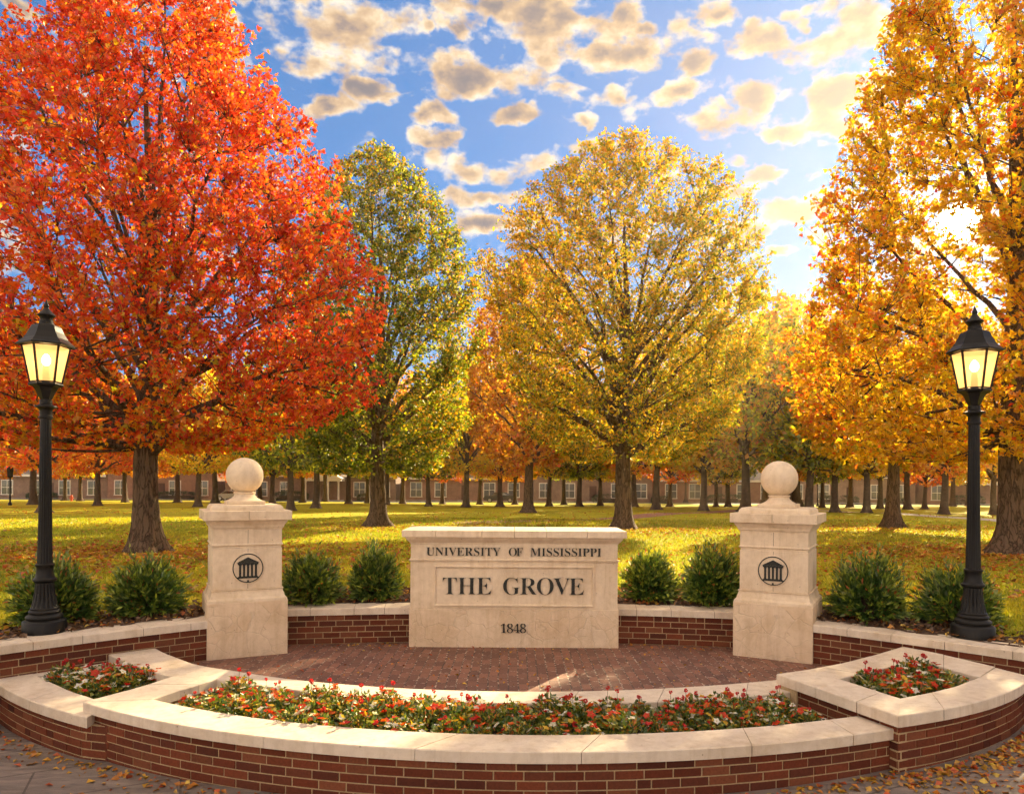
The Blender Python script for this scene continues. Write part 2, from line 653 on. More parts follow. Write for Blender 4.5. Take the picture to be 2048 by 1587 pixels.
def coping_strip(mb, A, B, z1, th=.085, splits=None, stone=.75, gap=.006, ch=.007):
    """stones between edge A (outer) and edge B (inner); material 0 stone, 1 grout"""
    a, b = Line(A), Line(B)
    Lm = (a.L + b.L) / 2
    if splits is None:
        n = max(1, round(Lm / stone))
        splits = [0] + [(i + random.uniform(-.16, .16)) / n for i in range(1, n)] + [1]
    z0 = z1 - th
    for t0, t1 in zip(splits[:-1], splits[1:]):
        g = gap / 2 / max(Lm, .01)
        u0, u1 = (t0 + g if t0 > 0 else t0 + g * .2), (t1 - g if t1 < 1 else t1 - g * .2)
        k = max(2, int((u1 - u0) * Lm / .12) + 1)
        t = np.linspace(u0, u1, k)
        pa, pb = a.p(t * a.L), b.p(t * b.L)
        w = pb - pa
        wl = np.maximum(np.linalg.norm(w, axis=1, keepdims=True), 1e-6)
        w = w / wl
        dz = random.uniform(-.0015, .0015)
        rows = [(pa, z0), (pa, z1 - ch + dz), (pa + w * ch, z1 + dz), (pb - w * ch, z1 + dz), (pb, z1 - ch + dz), (pb, z0)]
        vs = [(*p, z) for P, z in rows for p in P]
        nr = len(rows)
        fs = []
        for r in range(nr):
            r2 = (r + 1) % nr
            for i in range(k - 1):
                fs.append((r * k + i, r * k + i + 1, r2 * k + i + 1, r2 * k + i))
        fs += [tuple(r * k for r in range(nr)), tuple(r * k + k - 1 for r in reversed(range(nr)))]
        mb.add(vs, fs, 0)
    k = max(2, int(Lm / .12) + 1)
    t = np.linspace(.002, .998, k)
    pa, pb = a.p(t * a.L), b.p(t * b.L)
    w = (pb - pa) / np.maximum(np.linalg.norm(pb - pa, axis=1, keepdims=True), 1e-6)
    pa, pb = pa + w * .006, pb - w * .006
    vs = [(*p, z) for P, z in ((pa, z0 + .004), (pa, z1 - .008), (pb, z1 - .008), (pb, z0 + .004)) for p in P]
    fs = [(r * k + i, r * k + i + 1, (r + 1) * k + i + 1, (r + 1) * k + i) for r in range(3) for i in range(k - 1)]
    mb.add(vs, fs, 1)


def sheet(name, poly, z, material, kind='structure', parent=None):
    me = bpy.data.meshes.new(name)
    V = [(x, y, z) for x, y in poly]
    if parent is not None:
        inv = parent.matrix_basis.inverted()
        V = [tuple(inv @ Vector(p)) for p in V]
    me.from_pydata(V, [], [tuple(range(len(poly)))])
    me.materials.append(material)
    me.update()
    if me.polygons[0].normal.z < 0:
        me.flip_normals()
    return link(name, me, parent, 0, kind if parent is None else None)
SKY_STRENGTH, SUN_STRENGTH, EXPOSURE, HAZE = .10, 5.0, 1.8, .0005
# ------------------------------------------------------------------ court geometry
ZP, ZR, ZRIGHT, ZLEFT, ZWALL = -0.05, 0.16, 0.28, 0.08, 0.40


def gp(x):
    return -0.217 + 0.020 * max(-8, min(8, x))


def pts(lst, z):
    return [at(px, py, z) for px, py in lst]


# back wall: three runs, front face of the coping
fit = np.polyfit([1.9, 3.48, 3.5, 4.2, 4.92], [9.42, 8.43, 8.42, 7.84, 7.12], 2)


def wall_y(x):
    """front edge of the retaining wall"""
    x = abs(x)
    if x < 3.1:
        return 9.52 - .30 * (x / 2.78) ** 2 * .9
    if x < 5.0:
        return float(np.polyval(fit, x))
    return float(np.polyval(fit, 5.0)) - (x - 5.0) * 1.7


WALL_W = .40


def wall_run(x0, x1, label, group):
    P = dense([(x, wall_y(x)) for x in np.linspace(x0, x1, 60)], .06, smooth=False)
    t = thing('retaining_wall', label, 'wall', (float((x0 + x1) / 2), wall_y((x0 + x1) / 2), ZP), 0, group)
    mb = MB()
    face = offset(P, -.03)
    brick_course_wall(mb, face, ZWALL - .085, 9, thick=.3, phase=random.random())
    mb.build('brickwork', [M['brick'], M['mortar']], t, tint=True)
    mb = MB()
    coping_strip(mb, P, offset(P, -WALL_W), ZWALL, .085, stone=.52)
    mb.build('coping', [M['coping'], M['dark_joint']], t)
    return t


GW = 'brick retaining walls around the court'
wall_run(-3.0, -1.1, 'low curved brick wall with pale coping between the left pillar and the sign stone', GW)
wall_run(1.15, 3.0, 'low curved brick wall with pale coping between the sign stone and the right pillar', GW)
wall_run(-6.1, -3.25, 'curved brick wall with pale coping running left from the left pillar under the lamp post', GW)
wall_run(3.37, 6.1, 'curved brick wall with pale coping running right from the right pillar under the lamp post', GW)

# ---- front planter
front_out = dense(pts([(166, 1403), (338, 1444), (625, 1483), (922, 1500), (1185, 1503), (1498, 1488), (1768, 1459)], ZR))
front_out = np.vstack([front_out, front_out[-1] + (front_out[-1] - front_out[-4]) / np.linalg.norm(front_out[-1] - front_out[-4]) * .22])
front_in = dense(pts([(306, 1397), (342, 1404.6), (700, 1454), (936, 1466), (1172, 1468), (1400, 1459), (1601, 1444), (1690, 1433)], ZR))
front_in = np.vstack([front_in, front_in[-1] + (front_in[-1] - front_in[-4]) / np.linalg.norm(front_in[-1] - front_in[-4]) * .3])
cross_a = dense(pts([(343, 1352), (315, 1362), (247, 1381.5), (166, 1403)], ZR), .05, False)
cross_b = dense(pts([(433, 1357), (399, 1368), (369, 1376), (306, 1397)], ZR), .05, False)
ring1_a = dense(pts([(188, 1296), (198, 1300), (242, 1319), (291, 1338), (343, 1352), (433, 1357)], ZR), .05, False)
ring1_b = dense(pts([(290, 1285), (294, 1287), (330, 1305), (388, 1327), (425, 1334), (460, 1339)], ZR), .05, False)
ring2_a = dense(pts([(433, 1357), (560, 1374), (700, 1388), (944, 1405), (1158, 1406), (1348, 1401), (1567, 1382), (1660, 1372)], ZR))
ring2_b = dense(pts([(460, 1339), (560, 1352), (700, 1367), (953, 1382), (1144, 1384), (1350, 1372), (1550, 1357), (1660, 1346)], ZR))

t = thing('front_planter', 'long curved brick planter with pale coping and flowers at the very front', 'planter', (0.2, 5.6, -.22))
mb = MB()
fo = front_out[::1]
# travel left to right: the right-hand side faces the camera
brick_course_wall(mb, offset(fo, -.035), ZR - .081, 8, ch=.067, thick=.28)
mb.build('brickwork', [M['brick'], M['mortar']], t, tint=True)
mb = MB()
Lf = Line(front_out).L
coping_strip(mb, front_out, front_in, ZR, .082, splits=[0, .02 + (338 - 166) / 1700 * .55, .285, .452, .62, .80, .925, 1])
coping_strip(mb, cross_a, cross_b, ZR, .082, splits=[0, .30, .58, 1])
coping_strip(mb, ring1_a, ring1_b, ZR, .082, splits=[0, .26, .62, 1])
coping_strip(mb, ring2_a, ring2_b, ZR, .082, splits=[0, .2, .43, .57, .70, .84, 1])
mb.build('coping', [M['coping'], M['dark_joint']], t)
# inner skirt under the ring and cross piece
mb = MB()


def skirt(P, z0, z1, inset):
    Q = offset(P, inset)
    n = len(Q)
    mb.add([(*p, z0) for p in Q] + [(*p, z1) for p in Q], [(i, i + 1, n + i + 1, n + i) for i in range(n - 1)], 0)


skirt(ring2_a, -.5, ZR - .086, -.03)
skirt(cross_b, -.5, ZR - .086, .03)
skirt(front_in, -.5, ZR - .086, .03)
skirt(ring2_b, ZP - .1, ZR - .081, .02)
skirt(ring1_b, ZP - .1, ZR - .081, .02)
skirt(ring1_a, -.5, ZR - .086, -.03)
skirt(cross_a, -.5, ZR - .086, -.03)
mb.build('inner_wall', [M['mortar']], t)
bed = np.vstack([offset(ring2_a, -.12), front_in[::-1], cross_b[::-1][:1]])
front_planter = t


def soil_sheet(parent, poly, z, seed):
    """lumpy soil filling a bed"""
    P = np.asarray(poly)
    x0, y0 = P.min(0)
    x1, y1 = P.max(0)
    st = .05
    xs, ys = np.arange(x0, x1 + st, st), np.arange(y0, y1 + st, st)
    X, Y = np.meshgrid(xs, ys)
    inside = np.zeros(X.shape, bool)
    j = len(P) - 1
    for i in range(len(P)):
        xi, yi, xj, yj = P[i][0], P[i][1], P[j][0], P[j][1]
        if abs(yj - yi) > 1e-9:
            inside ^= ((yi > Y) != (yj > Y)) & (X < (xj - xi) * (Y - yi) / (yj - yi) + xi)
        j = i
    Z = z + .015 * np.sin(X * 23 + seed) * np.cos(Y * 19) + rng.normal(0, .006, X.shape)
    V = np.stack([X, Y, Z], -1).reshape(-1, 3)
    r, c = X.shape
    idx = np.arange(r * c).reshape(r, c)
    ok = inside[:-1, :-1] | inside[1:, 1:] | inside[1:, :-1] | inside[:-1, 1:]
    Fq = np.stack([idx[:-1, :-1], idx[:-1, 1:], idx[1:, 1:], idx[1:, :-1]], -1)[ok]
    V = V - np.array(parent.matrix_basis.translation)
    me = mesh_np('soil', V, [Fq], mats=[M['soil']], smooth=True)
    return link('soil', me, parent)


bed_poly = np.vstack([ring2_a, offset(front_in, .0)[::-1], cross_b[::-1]])
soil_sheet(front_planter, bed_poly, ZR - .15, 1)

# ---- right planter
zr = ZRIGHT
r1a = dense(pts([(1553, 1347), (1616, 1338), (1686, 1325), (1752, 1308), (1805, 1292)], zr), .05, False)
r1b = dense(pts([(1678, 1356.5), (1730, 1345), (1829, 1321)], zr), .05, False)
r2a = dense(pts([(1553, 1347), (1797, 1431)], zr), .05, False)
r2b = dense(pts([(1678, 1356.5), (1801, 1395.7)], zr), .05, False)
r3a = dense(pts([(1797, 1431), (1865, 1421), (1937, 1407), (2002.5, 1389), (2036.5, 1373), (2062, 1352)], zr), .05, True)
r3b = dense(pts([(1801, 1395.7), (1858.5, 1385), (1911, 1372), (1959, 1353), (1990, 1334)], zr), .05, False)
r4a = dense(pts([(1805, 1292), (1870, 1304), (1990, 1332)], zr), .05, False)
r4b = dense(pts([(1829, 1321), (1890, 1335), (1959, 1353)], zr), .05, False)
t = thing('side_planter', 'raised right planter, its pale coping stepping above the front planter', 'planter', (*at(1797, 1431, zr), -.16), 0, 'small corner planters')
mb = MB()
coping_strip(mb, r1a, r1b, zr, .088, splits=[0, .27, .66, 1])
coping_strip(mb, r2a, r2b, zr, .088, splits=[0, .36, .70, 1])
coping_strip(mb, r3a, r3b, zr, .088, splits=[0, .22, .62, 1])
coping_strip(mb, r4a, r4b, zr, .088, splits=[0, .45, 1])
mb.build('coping', [M['coping'], M['dark_joint']], t)
mb = MB()
w2, w3 = offset(r2a, -.035), offset(r3a, -.035)
d2, d3 = w2[-1] - w2[-4], w3[4] - w3[1]
k_ = np.linalg.solve(np.stack([d2, -d3], 1), w3[1] - w2[-1])
cn = w2[-1] + d2 * k_[0]
w2 = np.vstack([w2[:-2][(w2[:-2] - cn) @ d2 < -.01], [cn]])
w3 = np.vstack([[cn], w3[(w3 - cn) @ d3 > .02]])
print('corner', cn, w2[-2], w3[1])
brick_course_wall(mb, w2, zr - .082, 9, ch=.067, thick=.1, phase=.3)
brick_course_wall(mb, w3, zr - .082, 9, ch=.067, thick=.1, phase=.1)
brick_course_wall(mb, offset(r1a[::-1], -.035), zr - .088, 3, thick=.2)
mb.build('brickwork', [M['brick'], M['mortar']], t, tint=True)
right_planter = t
hole_r = np.vstack([r1b, r4b, r3b[:-8][::-1], r2b[::-1]])
soil_sheet(t, hole_r, zr - .19, 2)
mb = MB()
for P_, s_ in ((r1b, .03), (r4b, .03), (r2b, -.03), (r3b[:-6], -.03)):
    Q = P_
    n = len(Q)
    mb.add([(*p, zr - .5) for p in Q] + [(*p, zr - .086) for p in Q], [(i, i + 1, n + i + 1, n + i) for i in range(n - 1)], 0)
mb.build('inner_wall', [M['mortar']], t)

# ---- left planter
zl = ZLEFT
l1a = dense(pts([(-34, 1341), (0, 1368.7), (48.6, 1396.5), (100, 1413), (174, 1434)], zl), .05, True)
l1b = dense(pts([(40, 1326), (56, 1336), (72.5, 1350), (110, 1367), (145, 1382.5), (188, 1396), (218, 1408)], zl), .05, False)
l2a = dense(pts([(40, 1326), (87, 1321), (193, 1304), (240, 1297)], zl), .05, False)
l2b = dense(pts([(72.5, 1350), (111, 1344), (205, 1327), (262, 1317)], zl), .05, False)
t = thing('side_planter', 'lower left planter, its pale coping tucked under the end of the front planter', 'planter', (*at(100, 1413, zl), -.28), 0, 'small corner planters')
mb = MB()
coping_strip(mb, l1a, l1b, zl, .088, splits=[0, .27, .62, 1])
coping_strip(mb, l2a, l2b, zl - .003, .088, splits=[0, .4, 1])
mb.build('coping', [M['coping'], M['dark_joint']], t)
mb = MB()
wl = offset(l1a, -.035)
e_ = offset(front_out, -.035)[6]
brick_course_wall(mb, np.vstack([wl[:-2], [e_]]), zl - .082, 8, ch=.067, thick=.2, phase=.4)
mb.build('brickwork', [M['brick'], M['mortar']], t, tint=True)
left_planter = t
hole_l = np.vstack([l2b, ring1_a[10:-14], cross_a, l1b[::-1]])
soil_sheet(t, hole_l, zl - .15, 3)
mb = MB()
for Q in (l2b, l1b):
    n = len(Q)
    mb.add([(*p, zl - .5) for p in Q] + [(*p, zl - .086) for p in Q], [(i, i + 1, n + i + 1, n + i) for i in range(n - 1)], 0)
mb.build('inner_wall', [M['mortar']], t)

# ---- plaza paving and outer pavement
rc = np.vstack([ring1_b, ring2_b[2:]])
o_ = np.argsort(rc[:, 0])
px_ = np.linspace(-4.3, 4.6, 90)
lo_ = np.interp(px_, rc[o_, 0], rc[o_, 1]) - .1
hi_ = np.array([wall_y(x) for x in px_]) + .12
lo_ = np.minimum(lo_, hi_ - .02)
tt_ = np.linspace(0, 1, 12)
V = np.stack([np.repeat(px_[None], 12, 0), lo_[None] + (hi_ - lo_)[None] * tt_[:, None], np.full((12, 90), ZP)], -1).reshape(-1, 3)
idx = np.arange(12 * 90).reshape(12, 90)
Fq = np.stack([idx[:-1, :-1], idx[:-1, 1:], idx[1:, 1:], idx[1:, :-1]], -1).reshape(-1, 4)
link('plaza_paving', mesh_np('plaza_paving', V, [Fq], mats=[M['paver']]), None, 0, 'structure')
gxs = np.concatenate([np.linspace(-60, -9, 12)[:-1], np.linspace(-9, 9, 40), np.linspace(9, 60, 12)[1:]])
gys = np.concatenate([np.linspace(-40, 0, 10)[:-1], np.linspace(0, 9, 30)])
V = np.array([(x, y, gp(x)) for y in gys for x in gxs])
r_, c_ = len(gys), len(gxs)
idx = np.arange(r_ * c_).reshape(r_, c_)
Fq = np.stack([idx[:-1, :-1], idx[:-1, 1:], idx[1:, 1:], idx[1:, :-1]], -1).reshape(-1, 4)
link('pavement', mesh_np('pavement', V, [Fq], mats=[M['pavement']]), None, 0, 'structure')

# ------------------------------------------------------------------ lettering
GLYPHS = {'T':(630,[[137,0,137,26,169,28,194,35,212,46,223,63,230,88,232,120,232,645,222,645,173,640,131,625,97,601,71,567,53,524,43,473,16,473,16,678,611,678,611,472,586,472,573,534,548,583,511,617,462,638,400,645,392,645,392,120,394,87,401,62,412,45,429,34,454,28,488,26,488,0]]),'H':(779,[[23,0,23,26,54,29,77,36,93,47,103,64,109,88,111,120,111,564,109,593,103,615,93,631,77,642,54,649,24,653,24,678,360,678,360,653,337,651,319,647,304,643,293,637,284,629,278,618,274,604,272,586,271,564,271,373,509,373,509,564,508,586,506,604,502,618,497,629,488,637,477,643,462,647,443,651,420,653,420,678,755,678,755,653,724,649,701,642,686,632,677,616,671,594,669,564,669,120,671,90,677,66,687,49,702,37,725,29,755,26,755,0,420,0,420,26,450,29,474,36,490,46,501,62,507,86,509,120,509,329,271,329,271,120,273,88,279,64,289,47,305,36,329,29,360,26,360,0]]),'E':(658,[[21,0,21,25,53,27,77,33,93,44,104,60,110,84,112,116,112,549,110,587,103,615,93,634,76,644,53,651,24,653,24,678,594,678,594,476,571,476,565,511,555,541,542,567,526,588,507,605,465,625,411,637,345,641,298,638,288,634,281,628,277,621,274,610,273,596,272,578,272,366,288,366,329,370,361,381,386,401,405,428,419,466,429,514,453,514,453,176,428,176,423,213,416,244,407,270,394,290,378,306,359,318,335,325,308,330,276,331,272,331,272,100,274,78,278,62,286,52,299,46,318,42,343,41,389,43,430,48,467,58,498,71,527,89,552,112,574,139,594,173,612,213,640,213,599,0]]),'G':(756,[[399,-15,330,-10,267,5,211,29,161,62,119,104,86,153,61,209,46,272,41,341,46,408,61,469,86,524,119,573,160,614,208,648,261,673,320,688,383,693,436,689,492,677,550,656,560,652,569,650,577,649,588,650,597,654,604,660,611,668,617,679,624,693,651,693,651,458,625,458,609,497,591,532,569,564,545,592,518,615,490,635,460,649,430,657,398,660,333,647,282,609,246,544,224,455,217,339,219,279,225,225,235,178,250,136,268,101,290,71,315,48,344,32,375,22,410,19,444,21,470,29,489,41,500,57,508,79,510,106,510,190,508,218,501,239,490,254,472,263,446,269,410,271,410,295,745,295,745,271,716,269,694,263,680,254,671,240,666,219,664,191,664,43,576,11,488,-9]]),'R':(704,[[23,0,23,26,54,29,77,36,93,47,103,64,109,88,111,120,111,564,109,593,103,615,93,631,77,642,54,649,24,653,24,678,323,678,415,673,489,658,547,634,574,614,594,591,609,564,618,533,621,498,615,452,597,412,566,379,524,353,469,333,643,75,674,38,684,31,697,27,712,26,715,26,715,0,504,0,300,316,271,316,271,120,273,88,279,64,289,47,305,36,329,29,360,26,360,0],[271,348,303,348,350,352,388,364,417,385,436,414,448,452,452,500,447,551,433,591,410,619,376,636,334,642,310,641,293,636,282,629,276,617,272,599,271,574]]),'O':(782,[[388,-16,340,-13,294,-4,251,11,211,31,174,56,141,86,111,120,87,158,67,199,53,243,44,290,41,339,44,388,53,434,67,479,87,520,111,557,141,592,175,621,212,647,254,667,298,682,345,691,395,694,443,691,489,682,532,668,572,648,609,623,642,594,671,560,696,522,716,481,730,436,739,389,742,339,739,290,730,243,716,199,695,158,671,120,641,86,607,56,570,31,529,11,484,-4,437,-13],[394,18,456,31,503,69,538,134,558,223,565,339,563,399,557,453,548,501,535,543,518,579,497,608,474,631,448,647,419,657,387,660,325,647,278,609,243,544,223,455,216,339,218,279,224,225,233,178,247,136,264,100,285,70,308,48,334,31,363,21]]),'V':(637,[[316,-19,66,567,55,590,44,609,34,626,20,639,2,648,-21,653,-21,678,314,678,314,653,286,652,264,649,248,644,236,636,229,624,227,610,228,598,233,582,240,563,385,213,518,562,524,579,527,595,528,609,526,624,519,635,509,643,493,648,472,651,445,653,445,678,658,678,658,653,639,651,622,646,608,637,595,622,582,600,569,570,342,-19]]),'U':(733,[[369,-19,317,-17,271,-9,231,3,197,20,170,43,148,70,131,102,119,140,111,183,109,231,109,564,107,593,101,615,91,631,75,642,52,649,22,653,22,678,358,678,358,653,335,651,316,647,302,643,290,637,281,629,275,618,272,604,270,586,269,564,269,208,273,154,284,110,303,77,329,52,365,38,409,33,472,41,521,66,556,106,577,164,584,237,584,563,582,592,576,615,565,631,548,641,523,649,489,653,489,678,706,678,706,653,679,648,658,639,645,628,636,612,631,590,629,563,629,270,626,212,619,160,606,116,588,78,566,48,537,24,504,5,464,-8,419,-16]]),'N':(735,[[600,-16,159,521,159,117,161,86,167,62,177,46,192,36,216,29,248,26,248,0,27,0,27,26,49,27,66,30,81,35,92,41,100,50,106,62,110,76,112,95,113,117,113,578,84,613,64,636,54,645,27,653,27,678,233,678,582,251,582,562,581,584,579,602,575,617,569,628,560,636,549,643,534,647,516,651,493,653,493,678,714,678,714,653,683,650,660,643,645,633,636,616,630,593,628,561,628,-16]]),'I':(388,[[20,0,20,26,50,31,74,38,91,48,103,63,110,84,112,112,112,576,110,603,104,623,94,637,78,645,53,650,20,653,20,678,364,678,364,653,332,650,308,645,292,637,281,623,274,603,272,576,272,115,273,96,275,79,279,66,285,55,294,46,307,39,322,34,342,29,366,26,366,0]]),'S':(581,[[64,-16,64,235,93,235,112,169,136,115,166,74,202,45,244,28,293,22,328,26,358,36,383,54,401,76,411,103,415,133,412,158,402,181,386,202,364,221,335,238,242,284,189,313,147,344,115,376,92,411,79,450,74,494,77,533,86,568,100,600,120,627,143,650,172,669,203,683,238,691,275,694,296,693,318,691,342,687,420,667,434,664,446,662,461,666,471,676,477,694,505,694,505,475,480,475,469,511,455,543,437,573,417,599,394,621,370,639,343,652,317,659,289,662,257,659,230,650,208,635,191,615,181,592,178,566,181,541,190,520,204,501,224,484,250,467,281,451,377,406,415,387,447,367,473,347,493,326,509,303,521,280,529,255,533,228,535,198,532,157,521,120,505,86,481,56,453,32,418,12,378,-3,334,-12,286,-15,236,-12,187,1,147,14,126,18,116,17,109,15,103,11,99,4,95,-5,91,-16]]),'Y':(634,[[151,0,151,26,182,29,205,36,221,47,231,64,237,88,239,120,239,266,69,576,52,605,36,626,21,639,1,648,-20,652,-20,678,308,678,308,652,291,652,274,651,260,648,248,644,239,637,234,629,232,620,233,610,237,597,244,583,370,336,496,545,509,569,516,589,519,607,516,623,507,636,492,645,471,650,444,652,439,652,439,678,654,678,654,652,637,648,622,642,609,632,596,619,583,603,570,583,399,303,399,120,401,88,407,64,417,47,433,36,457,29,488,26,488,0]]),'F':(602,[[23,0,23,26,54,30,77,38,93,50,103,67,109,92,111,125,111,558,109,590,102,614,92,630,75,641,52,648,21,653,21,678,586,678,586,476,562,476,554,514,543,547,529,574,511,596,489,613,462,626,428,635,389,640,342,642,298,640,288,637,281,633,277,627,273,619,272,607,271,593,271,368,283,368,323,372,356,383,381,403,400,430,414,468,423,516,450,516,450,176,424,176,415,229,401,270,382,299,357,318,323,329,281,333,271,333,271,120,272,98,275,79,280,64,287,51,298,42,312,35,330,30,354,27,382,26,382,0]]),'M':(944,[[21,0,21,26,51,29,75,36,92,47,103,63,110,87,112,118,112,569,111,589,109,606,105,619,99,629,90,637,79,644,64,648,45,651,22,653,22,678,275,678,472,212,669,678,919,678,919,653,890,649,868,641,853,630,842,614,836,592,834,563,834,127,835,101,837,80,841,64,847,51,855,41,866,35,880,30,897,27,918,26,918,0,589,0,589,26,611,29,629,32,644,37,655,44,664,53,670,66,674,81,676,101,677,124,677,594,429,0,402,0,157,579,157,119,159,85,166,60,178,44,196,34,220,28,252,26,252,0]]),'P':(622,[[23,0,23,26,54,29,77,36,93,47,103,64,109,88,111,120,111,564,109,593,103,615,93,631,77,642,54,649,24,653,24,678,318,678,395,675,456,668,500,655,532,638,558,617,580,592,596,563,606,530,609,494,606,461,599,431,586,404,569,379,546,358,518,339,486,325,449,314,407,308,360,306,271,306,271,120,273,88,279,64,289,47,305,36,329,29,360,26,360,0],[271,342,300,342,345,346,379,357,405,376,421,404,432,442,435,490,432,537,424,576,410,605,388,626,359,638,322,642,304,641,291,637,282,631,276,622,272,609,271,593]]),'1':(559,[[97,0,97,53,179,53,195,55,207,59,217,67,224,79,228,96,229,118,229,619,161,544,140,528,120,518,100,515,85,517,71,524,59,535,50,550,44,568,42,589,110,613,136,626,165,644,196,666,266,718,378,718,378,118,379,99,382,83,388,70,397,61,411,55,429,53,510,53,510,0]]),'8':(559,[[273,-10,221,-7,175,2,136,16,103,35,76,58,56,86,42,116,33,148,30,182,34,223,48,258,71,288,100,314,136,338,177,361,140,385,109,412,85,440,67,471,57,505,53,542,55,573,63,602,75,631,93,656,117,679,148,698,186,712,232,721,285,724,325,722,361,716,393,706,421,692,445,675,474,639,492,597,498,549,494,512,482,480,462,454,434,431,402,409,363,387,417,358,460,328,491,297,512,264,525,228,529,189,526,153,518,120,505,91,486,65,462,43,432,24,399,9,361,-2,319,-8],[302,421,324,436,342,453,356,472,365,494,370,520,372,551,371,570,367,588,362,606,353,622,343,637,331,649,316,658,299,664,279,666,254,662,233,652,216,634,204,611,196,584,194,554,197,522,206,495,222,474,243,455,270,438],[278,47,310,51,337,63,360,82,376,108,387,138,390,172,386,203,375,230,356,254,328,275,291,298,244,321,223,305,204,286,188,265,175,240,168,211,165,178,168,142,179,110,196,84,219,63,246,51]]),'4':(559,[[180,0,180,53,208,53,230,54,249,59,266,66,279,78,287,98,290,125,290,186,13,186,13,247,297,714,436,714,436,252,540,252,540,186,436,186,436,125,439,98,447,78,460,66,477,59,496,54,518,53,531,53,531,0],[83,252,290,252,290,427,292,522,297,619,282,587,259,545,235,503,218,475]])}


def lettering(text, width, cap, depth, thin):
    """raised roman capitals centred on the origin in the XZ plane, facing -Y"""
    k = cap / 662.0
    nat, pen = [], 0
    for ch in text:
        if ch == ' ':
            pen += 330
            continue
        nat.append((ch, pen))
        pen += GLYPHS[ch][0]
    last = GLYPHS[text[-1]]
    w0 = nat[-1][1] + max(max(c[0::2]) for c in last[1]) - min(min(c[0::2]) for c in GLYPHS[text[0]][1])
    extra = (width / k - w0) / (len(text) - 1)
    cu = bpy.data.curves.new('lettering', 'CURVE')
    cu.dimensions = '2D'
    cu.fill_mode = 'BOTH'
    cu.extrude = depth / 2
    cu.offset = -thin
    x = 0
    for ch in text:
        if ch == ' ':
            x += 330 + extra
            continue
        for cnt in GLYPHS[ch][1]:
            n = len(cnt) // 2
            sp = cu.splines.new('POLY')
            sp.points.add(n - 1)
            sp.use_cyclic_u = True
            for i in range(n):
                sp.points[i].co = ((x + cnt[2 * i]) * k, cnt[2 * i + 1] * k, 0, 1)
        x += GLYPHS[ch][0] + extra
    o = bpy.data.objects.new('tmp', cu)
    COL.objects.link(o)
    dg = bpy.context.evaluated_depsgraph_get()
    me = bpy.data.meshes.new_from_object(o.evaluated_get(dg))
    bpy.data.objects.remove(o)
    co = np.empty(len(me.vertices) * 3, np.float32)
    me.vertices.foreach_get('co', co)
    co = co.reshape(-1, 3)
    cx, cy = (co[:, 0].min() + co[:, 0].max()) / 2, (co[:, 1].min() + co[:, 1].max()) / 2
    new = np.stack([co[:, 0] - cx, -co[:, 2], co[:, 1] - cy], 1)
    me.vertices.foreach_set('co', new.ravel())
    me.materials.clear()
    me.materials.append(M['letter'])
    me.update()
    return me


# ------------------------------------------------------------------ sign stone
sx, sy = .033, 9.23
t = thing('sign_stone', 'broad limestone sign block with dark raised lettering THE GROVE', 'sign', (sx, sy, ZP))


def stack(name, prof, m, parent, bevel=.006):
    mb = MB()
    mb.rect_stack(prof)
    mb.v = [tuple(parent.matrix_basis @ Vector(p)) for p in mb.v]
    return mb.build(name, m, parent, bevel=bevel)


D = .30   # half depth; front face of the body at y = 0 locally

def sst(name, rows, m):
    mb = MB()
    mb.rect_stack([(hx, hy, z) for hx, hy, z in rows], 0, D)
    mb.v = [tuple(t.matrix_basis @ Vector(p)) for p in mb.v]
    return mb.build(name, m, t, bevel=.005)


sst('base_block', [(1.306, D + .012, -.3), (1.306, D + .012, .472)], M['flag'])
sst('body', [(1.293, D, .472), (1.293, D, 1.062)], M['stone'])
sst('frieze', [(1.300, D + .012, 1.062), (1.300, D + .012, 1.072), (1.312, D + .022, 1.080), (1.312, D + .022, 1.090), (1.290, D + .002, 1.096), (1.290, D + .002, 1.285)], M['stone'])
sst('cornice', [(1.298, D + .008, 1.285), (1.298, D + .008, 1.300), (1.312, D + .020, 1.310), (1.345, D + .052, 1.345), (1.352, D + .06, 1.372)], M['stone'])
# capping slabs
mb = MB()
xs = [-1.39, -.97, -.40, .0, .40, .90, 1.39]
for a, b in zip(xs[:-1], xs[1:]):
    g = .0025
    h0, h1 = 1.372, 1.455
    y0, y1 = -.095, 2 * D + .095
    l, r = a + (g if a > -1.3 else 0), b - (g if b < 1.3 else 0)
    il, ir = l + (.03 if a < -1.3 else 0), r - (.03 if b > 1.3 else 0)
    vs = [(l, y0, h0), (r, y0, h0), (r, y1, h0), (l, y1, h0), (l, y0, h1), (r, y0, h1), (r, y1, h1), (l, y1, h1),
          (il, y0 + .10, h1 + .012), (ir, y0 + .10, h1 + .012), (ir, y1 - .10, h1 + .012), (il, y1 - .10, h1 + .012)]
    fs = [(3, 2, 1, 0), (0, 1, 5, 4), (1, 2, 6, 5), (2, 3, 7, 6), (3, 0, 4, 7), (4, 5, 9, 8), (5, 6, 10, 9), (6, 7, 11, 10), (7, 4, 8, 11), (8, 9, 10, 11)]
    mb.add([tuple(t.matrix_basis @ Vector(p)) for p in vs], fs, 0)
mb.build('capping', M['stone'], t, bevel=.004)
